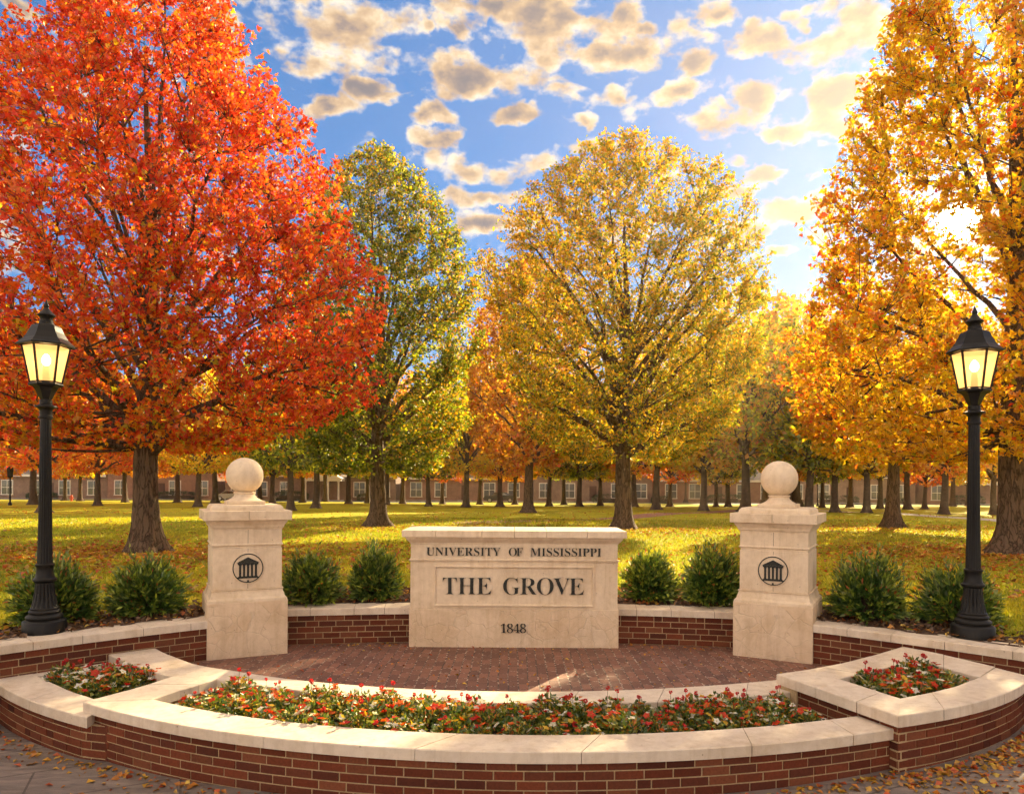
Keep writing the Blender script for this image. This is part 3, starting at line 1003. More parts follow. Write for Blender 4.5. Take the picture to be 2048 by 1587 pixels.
# panel frame round the big lettering
mb = MB()
px0, px1, pz0, pz1 = -1.0, 1.0, .505, 1.018
for w, yo in ((.030, -.016), (.014, -.026)):
    q = .008 if w < .02 else 0
    a0, a1, b0, b1 = px0 + q, px1 - q, pz0 + q, pz1 - q
    mb.box(a0, a1, yo, .002, b1 - w, b1)
    mb.box(a0, a1, yo, .002, b0, b0 + w)
    mb.box(a0, a0 + w, yo + .0005, .002, b0 + w, b1 - w)
    mb.box(a1 - w, a1, yo + .0005, .002, b0 + w, b1 - w)
mb.v = [tuple(t.matrix_basis @ Vector(p)) for p in mb.v]
mb.build('panel_frame', M['stone'], t, bevel=.004)
for txt, w, cap, thin, z, y, x0, lab in (('UNIVERSITY', .925, .099, .0015, 1.190, -.008, -.628, 'small dark raised word UNIVERSITY'), ('OF', .180, .099, .0015, 1.190, -.008, .025, 'small dark raised word OF'),
                                ('MISSISSIPPI', .885, .099, .0015, 1.190, -.008, .648, 'small dark raised word MISSISSIPPI'),
                                ('THE', .615, .205, .0048, .764, -.010, -.580, 'large dark raised word THE'), ('GROVE', 1.015, .205, .0048, .764, -.010, .372, 'large dark raised word GROVE'),
                                ('1848', .322, .108, .0030, .243, -.020, 0, 'small dark raised date')):
    o = link('lettering', lettering(txt, w, cap, .016, thin), t)
    o.location = (x0 - .005, y, z)
    o['label'] = lab
sign = t


# ------------------------------------------------------------------ stone pillars with balls
def emblem(parent, y, z, rad):
    mb = MB()
    n = 64
    prof = [(rad * 1.03, 0), (rad * 1.03, .010), (rad * .97, .014), (rad * .95, .010), (0.001, .010)]
    vs = []
    for r, d in prof:
        vs += [(r * math.cos(2 * math.pi * k / n), y - d, z + r * math.sin(2 * math.pi * k / n)) for k in range(n)]
    fs = [(i * n + k, i * n + (k + 1) % n, (i + 1) * n + (k + 1) % n, (i + 1) * n + k) for i in range(len(prof) - 1) for k in range(n)]
    mb.add([tuple(parent.matrix_basis @ Vector(p)) for p in vs], fs)
    med = mb.build('medallion', M['stone'], parent)
    mb = MB()
    prof = [(rad * .96, .010), (rad * .96, .017), (rad * .90, .017), (rad * .90, .010)]
    vs = []
    for r, d in prof:
        vs += [(r * math.cos(2 * math.pi * k / n), y - d, z + r * math.sin(2 * math.pi * k / n)) for k in range(n)]
    fs = [(i * n + k, i * n + (k + 1) % n, ((i + 1) % 4) * n + (k + 1) % n, ((i + 1) % 4) * n + k) for i in range(4) for k in range(n)]
    mb.add(vs, fs)
    k = rad / .178
    ya, yb = y - .022, y - .009
    mb.box(-.118 * k, .118 * k, ya, yb, z - .118 * k, z - .103 * k)
    mb.box(-.108 * k, .108 * k, ya, yb, z - .1028 * k, z - .094 * k)
    mb.box(-.115 * k, .115 * k, ya, yb, z + .042 * k, z + .062 * k)
    for cx in (-.088, -.044, 0, .044, .088):
        mb.box((cx - .0115) * k, (cx + .0115) * k, ya, yb, z - .094 * k, z + .034 * k)
        mb.box((cx - .0165) * k, (cx + .0165) * k, ya - .001, yb, z + .034 * k, z + .042 * k)
    tri = [(-.125 * k, z + .064 * k), (.125 * k, z + .064 * k), (.0, z + .128 * k)]
    mb.add([(x, ya, zz) for x, zz in tri] + [(x, yb, zz) for x, zz in tri], [(0, 1, 2), (5, 4, 3), (0, 3, 4, 1), (1, 4, 5, 2), (2, 5, 3, 0)])
    dd = .0095 * k
    mb.box(-dd, dd, ya, yb, z - .150 * k - dd, z - .150 * k + dd)
    mb.v = [tuple(parent.matrix_basis @ Vector(p)) for p in mb.v]
    mb.build('temple_emblem', M['letter'], med)


def pillar(label, cx, cy, rz):
    t = thing('stone_pillar', label, 'pillar', (cx, cy, ZP), rz, 'stone pillars topped with balls')
    st = lambda name, rows, m, bv=.006: stack(name, [(h, h, z) for h, z in rows], m, t, bv)
    st('base_block', [(.448, -.3), (.448, .640)], M['flag'])
    st('plinth_moulding', [(.446, .640), (.440, .668), (.425, .684), (.418, .692), (.400, .745), (.396, .770), (.404, .778), (.404, .786)], M['stone'], .003)
    st('shaft', [(.386, .786), (.386, 1.262)], M['stone'])
    st('neck_band', [(.378, 1.262), (.378, 1.290), (.396, 1.298), (.396, 1.312), (.384, 1.318), (.384, 1.485)], M['stone'], .004)
    st('cornice', [(.390, 1.485), (.390, 1.497), (.402, 1.505), (.412, 1.535), (.438, 1.572), (.446, 1.592)], M['stone'], .003)
    st('cap', [(.486, 1.592), (.486, 1.705)], M['stone'], .008)
    st('cap_step', [(.405, 1.705), (.395, 1.745), (.372, 1.768), (.365, 1.770)], M['stone'], .004)
    st('ball_plinth', [(.215, 1.770), (.215, 1.815)], M['stone'], .006)
    mb = MB()
    mb.lathe([(.205, 1.815), (.185, 1.825), (.150, 1.845), (.122, 1.875), (.116, 1.895), (.128, 1.902), (.128, 1.915), (.115, 1.920)], 40)
    mb.v = [tuple(t.matrix_basis @ Vector(p)) for p in mb.v]
    mb.build('ball_neck', M['stone'], t, smooth=True)
    mb = MB()
    rb = .218
    mb.lathe([(rb * math.sin(math.pi * i / 32) + .0005, 2.118 - rb * math.cos(math.pi * i / 32)) for i in range(33)], 56)
    mb.v = [tuple(t.matrix_basis @ Vector(p)) for p in mb.v]
    mb.build('ball', M['stone'], t, smooth=True)
    emblem(t, -.386, 1.032, .178)
    mb = MB()
    for y_, z0, z1 in ((-.4865, 1.600, 1.699), (-.3845, 1.322, 1.482), (-.3865, 1.218, 1.258), (-.3865, .790, .846)):
        mb.box(-.0022, .0022, y_, y_ + .01, z0, z1)
    mb.v = [tuple(t.matrix_basis @ Vector(p)) for p in mb.v]
    mb.build('stone_joint', M['dark_joint'], t)
    return t


pa = R(26)
fc = np.array([-3.07, 8.64])
c_ = fc + np.array([-math.sin(pa), math.cos(pa)]) * .448
pillar('stone pillar with ball and temple emblem, left of the sign beside the red maple', c_[0], c_[1], pa)
fc = np.array([3.075, 8.655])
c_ = fc + np.array([math.sin(pa), math.cos(pa)]) * .448
pillar('stone pillar with ball and temple emblem, right of the sign before the golden trees', c_[0], c_[1], -pa - R(3))


# ------------------------------------------------------------------ lamp posts
def emit_mat(name, col, strength):
    m = bpy.data.materials.new(name)
    m.use_nodes = True
    nt = m.node_tree
    nt.nodes.clear()
    out = nd(nt, 'ShaderNodeOutputMaterial')
    e = nd(nt, 'ShaderNodeEmission', Strength=strength)
    e.inputs[0].default_value = (*col, 1)
    ln(nt, e.outputs[0], out.inputs[0])
    return m


M['bulb'] = emit_mat('lit_bulb', (1, .66, .28), 9)


def glass_mat():
    m = bpy.data.materials.new('frosted_glass')
    m.use_nodes = True
    nt = m.node_tree
    nt.nodes.clear()
    out = nd(nt, 'ShaderNodeOutputMaterial')
    tr = nd(nt, 'ShaderNodeBsdfTranslucent')
    tr.inputs[0].default_value = (.80, .62, .36, 1)
    tp = nd(nt, 'ShaderNodeBsdfTransparent')
    tp.inputs[0].default_value = (1, .93, .78, 1)
    gl = nd(nt, 'ShaderNodeBsdfGlossy', Roughness=.15)
    em = nd(nt, 'ShaderNodeEmission', Strength=.26)
    em.inputs[0].default_value = (1, .50, .14, 1)
    a = nd(nt, 'ShaderNodeMixShader')
    a.inputs[0].default_value = .62
    ln(nt, tr.outputs[0], a.inputs[1])
    ln(nt, tp.outputs[0], a.inputs[2])
    b = nd(nt, 'ShaderNodeMixShader')
    b.inputs[0].default_value = .06
    ln(nt, a.outputs[0], b.inputs[1])
    ln(nt, gl.outputs[0], b.inputs[2])
    c = nd(nt, 'ShaderNodeAddShader')
    ln(nt, b.outputs[0], c.inputs[0])
    ln(nt, em.outputs[0], c.inputs[1])
    ln(nt, c.outputs[0], out.inputs[0])
    return m


M['lampglass'] = glass_mat()


def lamp(label, x, y, z):
    t = thing('lamp_post', label, 'lamp post', (x, y, z), math.atan2(-x, y), 'black lantern lamp posts on the wall')

    def lt(name, prof, n=32, m=M['iron'], smooth=True, parent=None, **kw):
        mb = MB()
        if n == 6:
            prof = [(r * .93, z) for r, z in prof]
        mb.lathe(prof, n, **kw)
        mb.v = [tuple(t.matrix_basis @ Vector(p)) for p in mb.v]
        o = mb.build(name, m, t, smooth=smooth)
        if parent is not None:
            o.parent = parent
        return o
    lt('base', [(.205, -.12), (.207, .0), (.205, .118), (.197, .128), (.18, .134), (.168, .142), (.172, .152), (.176, .165), (.170, .180), (.150, .192),
                (.142, .200), (.148, .212), (.150, .222), (.142, .234), (.132, .242), (.134, .256), (.124, .268)], 40)
    lt('bell', [(.124, .266), (.118, .300), (.107, .350), (.098, .410), (.091, .470), (.087, .525)], 96, flute=16, fl0=.29, fl1=.50)
    lt('collar', [(.087, .523), (.100, .532), (.112, .545), (.112, .560), (.098, .568), (.088, .585), (.082, .620), (.078, .660), (.082, .690), (.090, .700), (.090, .712), (.078, .722)], 40)
    lt('post', [(.073, .720), (.072, .74), (.062, 1.3), (.055, 1.95), (.052, 2.245)], 128, flute=16, fl0=.735, fl1=2.23)
    lt('capital', [(.058, 2.243), (.066, 2.252), (.066, 2.268), (.058, 2.276), (.058, 2.325), (.066, 2.345), (.088, 2.358), (.105, 2.366), (.103, 2.378), (.072, 2.388), (.058, 2.400), (.060, 2.44), (.05, 2.445)], 40)
    hexk = dict(n=6, smooth=False)
    lt('lantern_cup', [(.050, 2.440), (.062, 2.455), (.100, 2.535), (.126, 2.575)], **hexk)
    lt('tray', [(.128, 2.575), (.170, 2.590), (.174, 2.602), (.168, 2.615), (.150, 2.618)], **hexk)
    # corner bars
    mb = MB()
    zb, zt, rb, rt = 2.618, 3.012, .145, .2195
    for k in range(6):
        a = k * math.pi / 3
        ca, sa = math.cos(a), math.sin(a)
        w = .0085
        vs = []
        for r, z in ((rb, zb), (rt, zt)):
            for dr, dt in ((-w, -w), (w, -w), (w, w), (-w, w)):
                vs.append(((r + dr) * ca - dt * sa, (r + dr) * sa + dt * ca, z))
        mb.add(vs, [(3, 2, 1, 0), (4, 5, 6, 7), (0, 1, 5, 4), (1, 2, 6, 5), (2, 3, 7, 6), (3, 0, 4, 7)])
        b = a + math.pi / 3
        for r, z, hh in ((rb + .003, zb + .002, .014), (rt - .003, zt - .016, .016)):
            p, q = (r * math.cos(a), r * math.sin(a)), (r * math.cos(b), r * math.sin(b))
            p2, q2 = (p[0] * .95, p[1] * .95), (q[0] * .95, q[1] * .95)
            mb.add([(*p, z), (*q, z), (*q2, z), (*p2, z), (*p, z + hh), (*q, z + hh), (*q2, z + hh), (*p2, z + hh)],
                   [(3, 2, 1, 0), (4, 5, 6, 7), (0, 1, 5, 4), (1, 2, 6, 5), (2, 3, 7, 6), (3, 0, 4, 7)])
    mb.v = [tuple(t.matrix_basis @ Vector(p)) for p in mb.v]
    fr = mb.build('lantern_frame', M['iron'], t)
    for k in range(6):
        a, b = k * math.pi / 3 + .035, (k + 1) * math.pi / 3 - .035
        mb = MB()
        q = []
        for rr in (.148 / .156, .148 / .156 * .975):
            q += [(rb * rr * math.cos(a), rb * rr * math.sin(a), zb + .012), (rb * rr * math.cos(b), rb * rr * math.sin(b), zb + .012),
                  (rt * rr * math.cos(b), rt * rr * math.sin(b), zt - .012), (rt * rr * math.cos(a), rt * rr * math.sin(a), zt - .012)]
        mb.add(q, [(0, 1, 2, 3)])
        mb.v = [tuple(t.matrix_basis @ Vector(p)) for p in mb.v]
        mb.build('pane', M['lampglass'], fr)
    rf = lt('roof', [(.236, 3.000), (.284, 3.010), (.286, 3.026), (.262, 3.042), (.215, 3.085), (.175, 3.150), (.150, 3.205), (.138, 3.222), (.075, 3.236)], **hexk)
    # hip ribs on the roof
    lt('finial', [(.078, 3.232), (.072, 3.245), (.066, 3.252), (.066, 3.272), (.058, 3.278), (.060, 3.300), (.070, 3.315), (.088, 3.330), (.084, 3.338), (.055, 3.365),
                  (.032, 3.395), (.022, 3.412), (.026, 3.422), (.028, 3.432), (.018, 3.455), (.008, 3.48), (.001, 3.50)], 24, parent=rf)
    mb = MB()
    mb.lathe([(.001, 2.80), (.026, 2.81), (.042, 2.84), (.042, 2.87), (.028, 2.905), (.010, 2.925), (.001, 2.928)], 16)
    mb.v = [tuple(t.matrix_basis @ Vector(p)) for p in mb.v]
    mb.build('bulb', M['bulb'], t, smooth=True)
    lt('lamp_holder', [(.034, 2.61), (.034, 2.74), (.026, 2.80), (.001, 2.802)], 16)
    return t


lx, ly = at(89, 1263, .40)
lamp('lit black lantern lamp post on the wall in front of the red maple', lx, ly, .40)
lx2, ly2 = at(1945.5, 1273, .40)
lamp('lit black lantern lamp post on the wall in front of the big golden tree', lx2, ly2, .40)
print('lamps', lx, ly, lx2, ly2)
# ------------------------------------------------------------------ lawn, beds, paths
X1 = np.concatenate([-np.geomspace(260, 6.4, 46), np.linspace(-5.9, 5.9, 80), np.geomspace(6.4, 260, 46)])
T1 = np.linspace(0, 1, 190) ** 2.3
Y0 = np.array([wall_y(x) + .33 if abs(x) < 5.92 else 2.4 for x in X1])
XX = np.repeat(X1[None, :], len(T1), 0)
YY = Y0[None, :] + (420 - Y0[None, :]) * T1[:, None]
ZZ = gz(XX, YY)
idx = np.arange(XX.size).reshape(XX.shape)
Fq = np.stack([idx[:-1, :-1], idx[:-1, 1:], idx[1:, 1:], idx[1:, :-1]], -1).reshape(-1, 4)
link('lawn', mesh_np('lawn', np.stack([XX, YY, ZZ], -1).reshape(-1, 3), [Fq], smooth=True, mats=[M['lawn']]), None, 0, 'structure')


def ribbon(name, pl, w, m, lift=.012, kind='structure', wob=0.0):
    P = dense(pl, .4)
    L = Line(P)
    nr = L.n(L.d)
    rows = []
    for s in np.linspace(-.5, .5, 7):
        q = P + nr * (s * w + (wob * np.sin(L.d * 1.3 + s * 9)[:, None] if wob else 0))
        rows.append(np.concatenate([q, (gz(q[:, 0], q[:, 1]) + lift)[:, None]], 1))
    V = np.stack(rows)
    r, c = V.shape[:2]
    idx = np.arange(r * c).reshape(r, c)
    Fq = np.stack([idx[:-1, :-1], idx[:-1, 1:], idx[1:, 1:], idx[1:, :-1]], -1).reshape(-1, 4)
    return link(name, mesh_np(name, V.reshape(-1, 3), [Fq], smooth=True, mats=[m]), None, 0, kind)


M['path_brick'] = plain_mat('brick_path', (.28, .13, .09), .85, var=.3, scale=6, bk=.3)
M['path_conc'] = plain_mat('concrete_path', (.42, .37, .31), .85, var=.2, scale=3, bk=.2)
M['asphalt'] = plain_mat('asphalt', (.06, .058, .055), .85, var=.25, scale=2)
ribbon('brick_path', [(-2.5, 33.5), (.5, 35.5), (3.5, 39), (7.5, 46), (14, 55), (26, 66)], 2.0, M['path_brick'])
ribbon('concrete_path', [on_lawn(2075, 1048)[:2], on_lawn(1990, 1042)[:2], on_lawn(1900, 1034)[:2], on_lawn(1810, 1027)[:2], on_lawn(1700, 1024)[:2], on_lawn(1560, 1018)[:2]], 1.5, M['path_conc'])
ribbon('road', [(-170, 98.5), (-80, 98.4), (0, 98.3), (80, 98.3), (170, 98.4)], 5.5, M['asphalt'], .02)
ribbon('pavement_strip', [(-170, 102.6), (-80, 102.5), (0, 102.5), (80, 102.5), (170, 102.6)], 2.0, M['path_conc'], .12)

# mulch bed behind the wall
mx = np.concatenate([np.linspace(-9, 9, 220)])
mt = np.linspace(0, 1, 18)
Y0 = np.array([wall_y(x) + .34 if abs(x) < 5.92 else wall_y(5.92) + .34 for x in mx])
wid = 1.55 + .12 * np.sin(mx * 2.1) + .08 * np.sin(mx * 5.3)
XX = np.repeat(mx[None, :], len(mt), 0)
YY = Y0[None, :] + wid[None, :] * mt[:, None]
lump = rng.normal(0, .010, XX.shape) + .012 * np.sin(XX * 11) * np.cos(YY * 9)
ZZ = gz(XX, YY) + .022 * np.clip(1 - ((mt[:, None] - .45) / .55) ** 4, -1, 1) - .004 + lump * (mt[:, None] < .97)
ZZ[-1] = gz(XX[-1], YY[-1]) - .03
idx = np.arange(XX.size).reshape(XX.shape)
Fq = np.stack([idx[:-1, :-1], idx[:-1, 1:], idx[1:, 1:], idx[1:, :-1]], -1).reshape(-1, 4)
link('mulch_bed', mesh_np('mulch_bed', np.stack([XX, YY, ZZ], -1).reshape(-1, 3), [Fq], smooth=True, mats=[M['mulch']]), None, 0, 'structure')


def mulch_edge(x):
    x = np.clip(np.abs(x), 0, 5.9) * np.sign(x)
    return np.array([wall_y(a) for a in np.atleast_1d(x)]) + .34


# ------------------------------------------------------------------ leaves
def unit(v):
    return v / np.maximum(np.linalg.norm(v, axis=-1, keepdims=True), 1e-9)


def kites(c, d, n, L, Wd, fold=.18, curl=0.0):
    """leaf blades: base point c, direction d, normal n -> verts (4n,3), tris (2n,3)"""
    s = unit(np.cross(d, n))
    n = unit(np.cross(s, d))
    L, Wd = L[:, None], Wd[:, None]
    base = c
    r = c + d * L * .46 + s * Wd * .5 + n * Wd * fold
    l = c + d * L * .46 - s * Wd * .5 + n * Wd * fold
    tip = c + d * L - n * L * curl
    V = np.stack([base, r, tip, l], 1).reshape(-1, 3)
    k = np.arange(len(c))[:, None] * 4
    Fq = np.concatenate([k + np.array([[0, 1, 2]]), k + np.array([[0, 2, 3]])], 1).reshape(-1, 3)
    return V, Fq


def maple(c, d, n, L):
    """small lobed leaves: centre lobe plus two side lobes, 3 kites each"""
    s = unit(np.cross(d, n))
    out, f, o = [], [], 0
    for ang, k in ((0, 1.0), (.95, .72), (-.95, .72)):
        dd = d * math.cos(ang) + s * math.sin(ang)
        V, Fq = kites(c, dd, n, L * k, L * k * .62, .12, .12)
        out.append(V)
        f.append(Fq + o)
        o += len(V)
    return np.concatenate(out), np.concatenate(f)


def tubes(paths, sides):
    """list of (pts (k,3), radii (k)) -> verts, quads"""
    Vs, Fs, o = [], [], 0
    ang = np.arange(sides) * 2 * np.pi / sides
    ca, sa = np.cos(ang), np.sin(ang)
    for p, r in paths:
        k = len(p)
        tng = unit(np.gradient(p, axis=0))
        ref = np.where(np.abs(tng[:, 2:3]) < .9, np.array([[0, 0, 1.]]), np.array([[1., 0, 0]]))
        u = unit(np.cross(ref, tng))
        w = np.cross(tng, u)
        V = p[:, None, :] + r[:, None, None] * (u[:, None, :] * ca[None, :, None] + w[:, None, :] * sa[None, :, None])
        Vs.append(V.reshape(-1, 3))
        i = np.arange(k - 1)[:, None] * sides
        j = np.arange(sides)[None, :]
        j2 = (j + 1) % sides
        Fs.append(np.stack([i + j, i + j2, i + sides + j2, i + sides + j], -1).reshape(-1, 4) + o)
        o += k * sides
    return np.concatenate(Vs), np.concatenate(Fs)


def bez(a, b, c, n):
    t = np.linspace(0, 1, n)[:, None]
    return (1 - t) ** 2 * a + 2 * t * (1 - t) * b + t * t * c


def grow(seed, H, r0, cb, RX, prof, nlimb=20, nbr=220, ntw=1800, nleaf=24000, leaf=(.15, .22), colour=None, fork=.17, lobed=False, hole=None, lean=0.0, flare=.9, sides=18, droop=.25, asym=None, shell=.25, lf=1.0, bright=1.0):
    """one tree in its own coordinates -> trunk mesh arrays, leaf mesh arrays"""
    g = np.random.default_rng(seed)
    pu, pr = np.array([q[0] for q in prof]), np.array([q[1] for q in prof])

    def env(z):
        return RX * np.interp((z - cb) / (H - cb), pu, pr)
    # uneven outline: lobes around the crown
    ph = g.uniform(0, 6.28, 6)

    def lob(az, z):
        q = 1 + .10 * np.sin(2 * az + ph[0] + z * .35) + .09 * np.sin(3 * az + ph[1] - z * .55) + .06 * np.sin(5 * az + ph[2] + z * .9) + .05 * np.sin(z * 2.1 + ph[3])
        if asym is not None:
            q = q * asym(az, z)
        return q
    paths_big, paths_mid = [], []
    nodes, nrad = [], []
    # trunk and leader
    nz = 26
    zt = np.linspace(0, 1, nz) ** 1.5 * H * .80
    wob = np.stack([.10 * np.sin(zt * .55 + ph[4]) + lean * zt, .10 * np.sin(zt * .47 + ph[5])], 1) * np.clip(zt / 4, 0, 1)[:, None]
    tr = np.concatenate([wob, zt[:, None]], 1)
    rad = r0 * (1 - zt / (H * .84)) ** .85
    # limbs
    zf = H * fork
    for i in range(nlimb):
        f = (i + .5) / nlimb
        hs = zf + (H * .50 - zf) * f ** 1.25 * g.uniform(.85, 1.15)
        az = i * 2.39996 + g.uniform(-.35, .35)
        ue = .10 + .80 * f ** .9 + g.uniform(-.05, .05)
        he = max(cb + (H - cb) * ue, hs + 1.0)
        re = env(he) * .86 * lob(az, he)
        a = np.array([np.interp(hs, zt, tr[:, 0]), np.interp(hs, zt, tr[:, 1]), hs])
        c = np.array([a[0] + re * math.cos(az), a[1] + re * math.sin(az), he])
        m = a * .5 + c * .5
        m[2] += (he - hs) * (.05 - .12 * f) + .12 * re * (f < .3)
        m[:2] = a[:2] + (c[:2] - a[:2]) * (.50 - .12 * f)
        k = max(5, int(np.linalg.norm(c - a) / .5))
        p = bez(a, m, c, k)
        p[1:-1] += g.normal(0, .035, (k - 2, 3)) * min(1, RX / 4)
        if hole is not None:
            q = p - hole[0]
            if np.linalg.norm(q - (q @ hole[1])[:, None] * hole[1], axis=1).min() < .42:
                continue
        rl = np.interp(hs, zt, rad) * g.uniform(.46, .66) * lf
        r = rl * (1 - np.linspace(0, 1, k) * .86)
        paths_big.append((p, r))
        nodes.append(p[1:])
        nrad.append(r[1:])
    lead = tr[zt > zf]
    nodes.append(lead)
    nrad.append(np.interp(lead[:, 2], zt, rad) * .5)
    N, NR = np.concatenate(nodes), np.concatenate(nrad)

    def sample(n, shell):
        az = g.uniform(0, 2 * np.pi, n)
        # heights weighted by section
        zz = np.linspace(cb, H, 60)
        wgt = env(zz) + .04 * RX
        cd = np.cumsum(wgt)
        z = np.interp(g.uniform(0, 1, n), cd / cd[-1], zz)
        q = g.uniform(0, 1, n) ** shell
        rr = env(z) * q * lob(az, z)
        return np.stack([rr * np.cos(az) + np.interp(z, zt, tr[:, 0]), rr * np.sin(az) + np.interp(z, zt, tr[:, 1]), z], 1)

    def parent(P, N, maxr):
        out = np.empty(len(P), int)
        for i0 in range(0, len(P), 400):
            d = P[i0:i0 + 400, None, :] - N[None, :, :]
            dist = np.linalg.norm(d, axis=2)
            cost = dist + 1.6 * np.clip(.35 * dist - d[:, :, 2], 0, None)
            rn = np.linalg.norm(N[:, :2], axis=1)
            rp = np.linalg.norm(P[i0:i0 + 400, :2], axis=1)
            cost = cost + 1.2 * np.clip(rn[None, :] - rp[:, None], 0, None)
            out[i0:i0 + 400] = np.argmin(cost, 1)
        return out
    B = sample(nbr, .34)
    pi = parent(B, N, 1)
    bn, bnr = [], []
    for b, i in zip(B, pi):
        a = N[i]
        L = np.linalg.norm(b - a)
        m = a * .5 + b * .5 + np.array([0, 0, -.06 * L]) + g.normal(0, .05 * L, 3)
        k = max(4, int(L / .35))
        p = bez(a, m, b, k)
        if hole is not None:
            q = p - hole[0]
            if np.linalg.norm(q - (q @ hole[1])[:, None] * hole[1], axis=1).min() < .32:
                continue
        r = np.linspace(min(NR[i] * .7, .012 + .012 * L), .007, k)
        paths_mid.append((p, r))
        bn.append(p[1:])
        bnr.append(r[1:])
    # limb outer halves carry twigs as well
    for p, r in paths_big:
        bn.append(p[len(p) // 2:])
        bnr.append(r[len(p) // 2:])
    BN = np.concatenate(bn)
    T = sample(ntw, shell)
    ti = parent(T, BN, 1)
    A = BN[ti]
    L = np.linalg.norm(T - A, axis=1)
    cap = g.uniform(.7, 1.5, ntw) * max(.8, RX / 5)
    T = A + unit(T - A) * np.minimum(L, cap)[:, None]
    # give twigs an upward / outward sweep
    outw = A.copy()
    outw[:, 2] = 0
    T = T + unit(outw) * .18 + np.array([0, 0, .10])
    dT = unit(T - A)
    LT = np.linalg.norm(T - A, axis=1)
    # twig prisms
    ang = np.arange(3) * 2 * np.pi / 3
    u = unit(np.cross(dT, np.array([[0.3, .2, 1.0]])))
    w = np.cross(dT, u)
    ring = u[:, None, :] * np.cos(ang)[None, :, None] + w[:, None, :] * np.sin(ang)[None, :, None]
    tw = np.concatenate([A[:, None, :] + ring * .008 * max(1, RX / 6), T[:, None, :] + ring * .003], 1).reshape(-1, 3)
    k = np.arange(ntw)[:, None, None] * 6
    twf = (k + np.array([[[0, 1, 4, 3], [1, 2, 5, 4], [2, 0, 3, 5]]])).reshape(-1, 4)
    # leaves
    per = nleaf // ntw
    n = per * ntw
    s = g.uniform(.18, 1.08, (ntw, per)) ** .8
    c = A[:, None, :] + (T - A)[:, None, :] * s[:, :, None] + g.normal(0, .055 * max(1, leaf[1] / .2), (ntw, per, 3))
    c = c.reshape(-1, 3)
    dd = np.repeat(dT, per, 0)
    rnd = unit(g.normal(0, 1, (n, 3)))
    d = unit(dd * .55 + rnd * .75 + np.array([0, 0, -droop]))
    nn = unit(g.normal(0, .75, (n, 3)) + np.array([0, 0, .7]))
    Ls = g.uniform(leaf[0], leaf[1], n)
    if hole is not None:
        hc, hd, hr = hole
        q = c - hc
        dist = np.linalg.norm(q - (q @ hd)[:, None] * hd, axis=1)
        keep = dist > hr * g.uniform(.5, 1.35, n)
        c, d, nn, Ls = c[keep], d[keep], nn[keep], Ls[keep]
        n = len(c)
    if lobed:
        LV, LF = maple(c, d, nn, Ls)
        rep = 3
    else:
        LV, LF = kites(c, d, nn, Ls, Ls * g.uniform(.55, .8, n), .16, .15)
        rep = 1
    col = colour(c, g, (c[:, 2] - cb) / (H - cb), np.linalg.norm(c[:, :2], axis=1) / RX)
    col = np.clip(col * g.uniform(.78, 1.2, (n, 1)), .004, .8)
    lc = np.clip(np.concatenate([np.repeat(col, 4, 0)] * rep) * bright, 0, .8)
    # trunk surface with buttress roots
    ang = np.arange(sides) * 2 * np.pi / sides
    z_all = np.concatenate([np.linspace(-.25, 1.2, 14), zt[zt > 1.25]])
    cxy = np.stack([np.interp(z_all, zt, tr[:, 0]), np.interp(z_all, zt, tr[:, 1])], 1)
    rb = np.interp(z_all, zt, rad)
    zz = np.clip(z_all, 0, None)[:, None]
    fl = 1 + flare * np.exp(-zz / (.85 * r0 + .05)) * (1 + .42 * np.cos(5 * ang[None, :] + ph[0]) + .25 * np.cos(3 * ang[None, :] + ph[1])) + .05 * np.cos(7 * ang[None, :] + ph[2] + zz)
    rr = rb[:, None] * fl * (1 + g.normal(0, .015, (len(z_all), sides)))
    TV = np.stack([cxy[:, 0:1] + rr * np.cos(ang), cxy[:, 1:2] + rr * np.sin(ang), np.repeat(z_all[:, None], sides, 1)], -1).reshape(-1, 3)
    i = np.arange(len(z_all) - 1)[:, None] * sides
    j = np.arange(sides)[None, :]
    TF = np.stack([i + j, i + (j + 1) % sides, i + sides + (j + 1) % sides, i + sides + j], -1).reshape(-1, 4)
    BV, BF = tubes(paths_big, 8)
    MV, MF = tubes(paths_mid, 4)
    o1, o2, o3 = len(TV), len(TV) + len(BV), len(TV) + len(BV) + len(MV)
    V = np.concatenate([TV, BV, MV, tw])
    Fq = np.concatenate([TF, BF + o1, MF + o2, twf + o3])
    return (V, Fq), (LV, LF, lc)


def tree(name, label, cat, loc, arrays, bark, group=None, rz=0.0):
    t = thing(name, label, cat, loc, rz, group)
    (V, Fq), (LV, LF, lc) = arrays
    link('trunk', mesh_np('trunk', V, [Fq], smooth=True, mats=[bark]), t)
    link('crown', mesh_np('crown', LV, [LF], col=lc, mats=[M['leaf']]), t)
    return t


def pick(g, n, table):
    """rows (weight, colour)"""
    w = np.array([q[0] for q in table], float)
    c = np.array([q[1] for q in table])
    return c[g.choice(len(c), n, p=w / w.sum())]


RED, ORG, DRED, YEL, GLD, AMB, GRN, DGR, LIM, BRN = (
    (.70, .058, .016), (.70, .150, .010), (.46, .030, .012), (.70, .46, .012), (.66, .36, .010), (.62, .24, .010), (.17, .22, .012), (.09, .13, .012), (.40, .41, .014), (.34, .16, .02))


def patch(c, g, k=1.0):
    """smooth pseudo-random field for clumps"""
    a = g.uniform(0, 6.28, 4)
    return .5 + .25 * (np.sin(c[:, 0] * 1.7 * k + a[0]) * np.cos(c[:, 1] * 1.4 * k + a[1]) + np.sin(c[:, 2] * 1.5 * k + c[:, 0] * .9 * k + a[2]) * np.cos(c[:, 1] * .8 * k + a[3]))


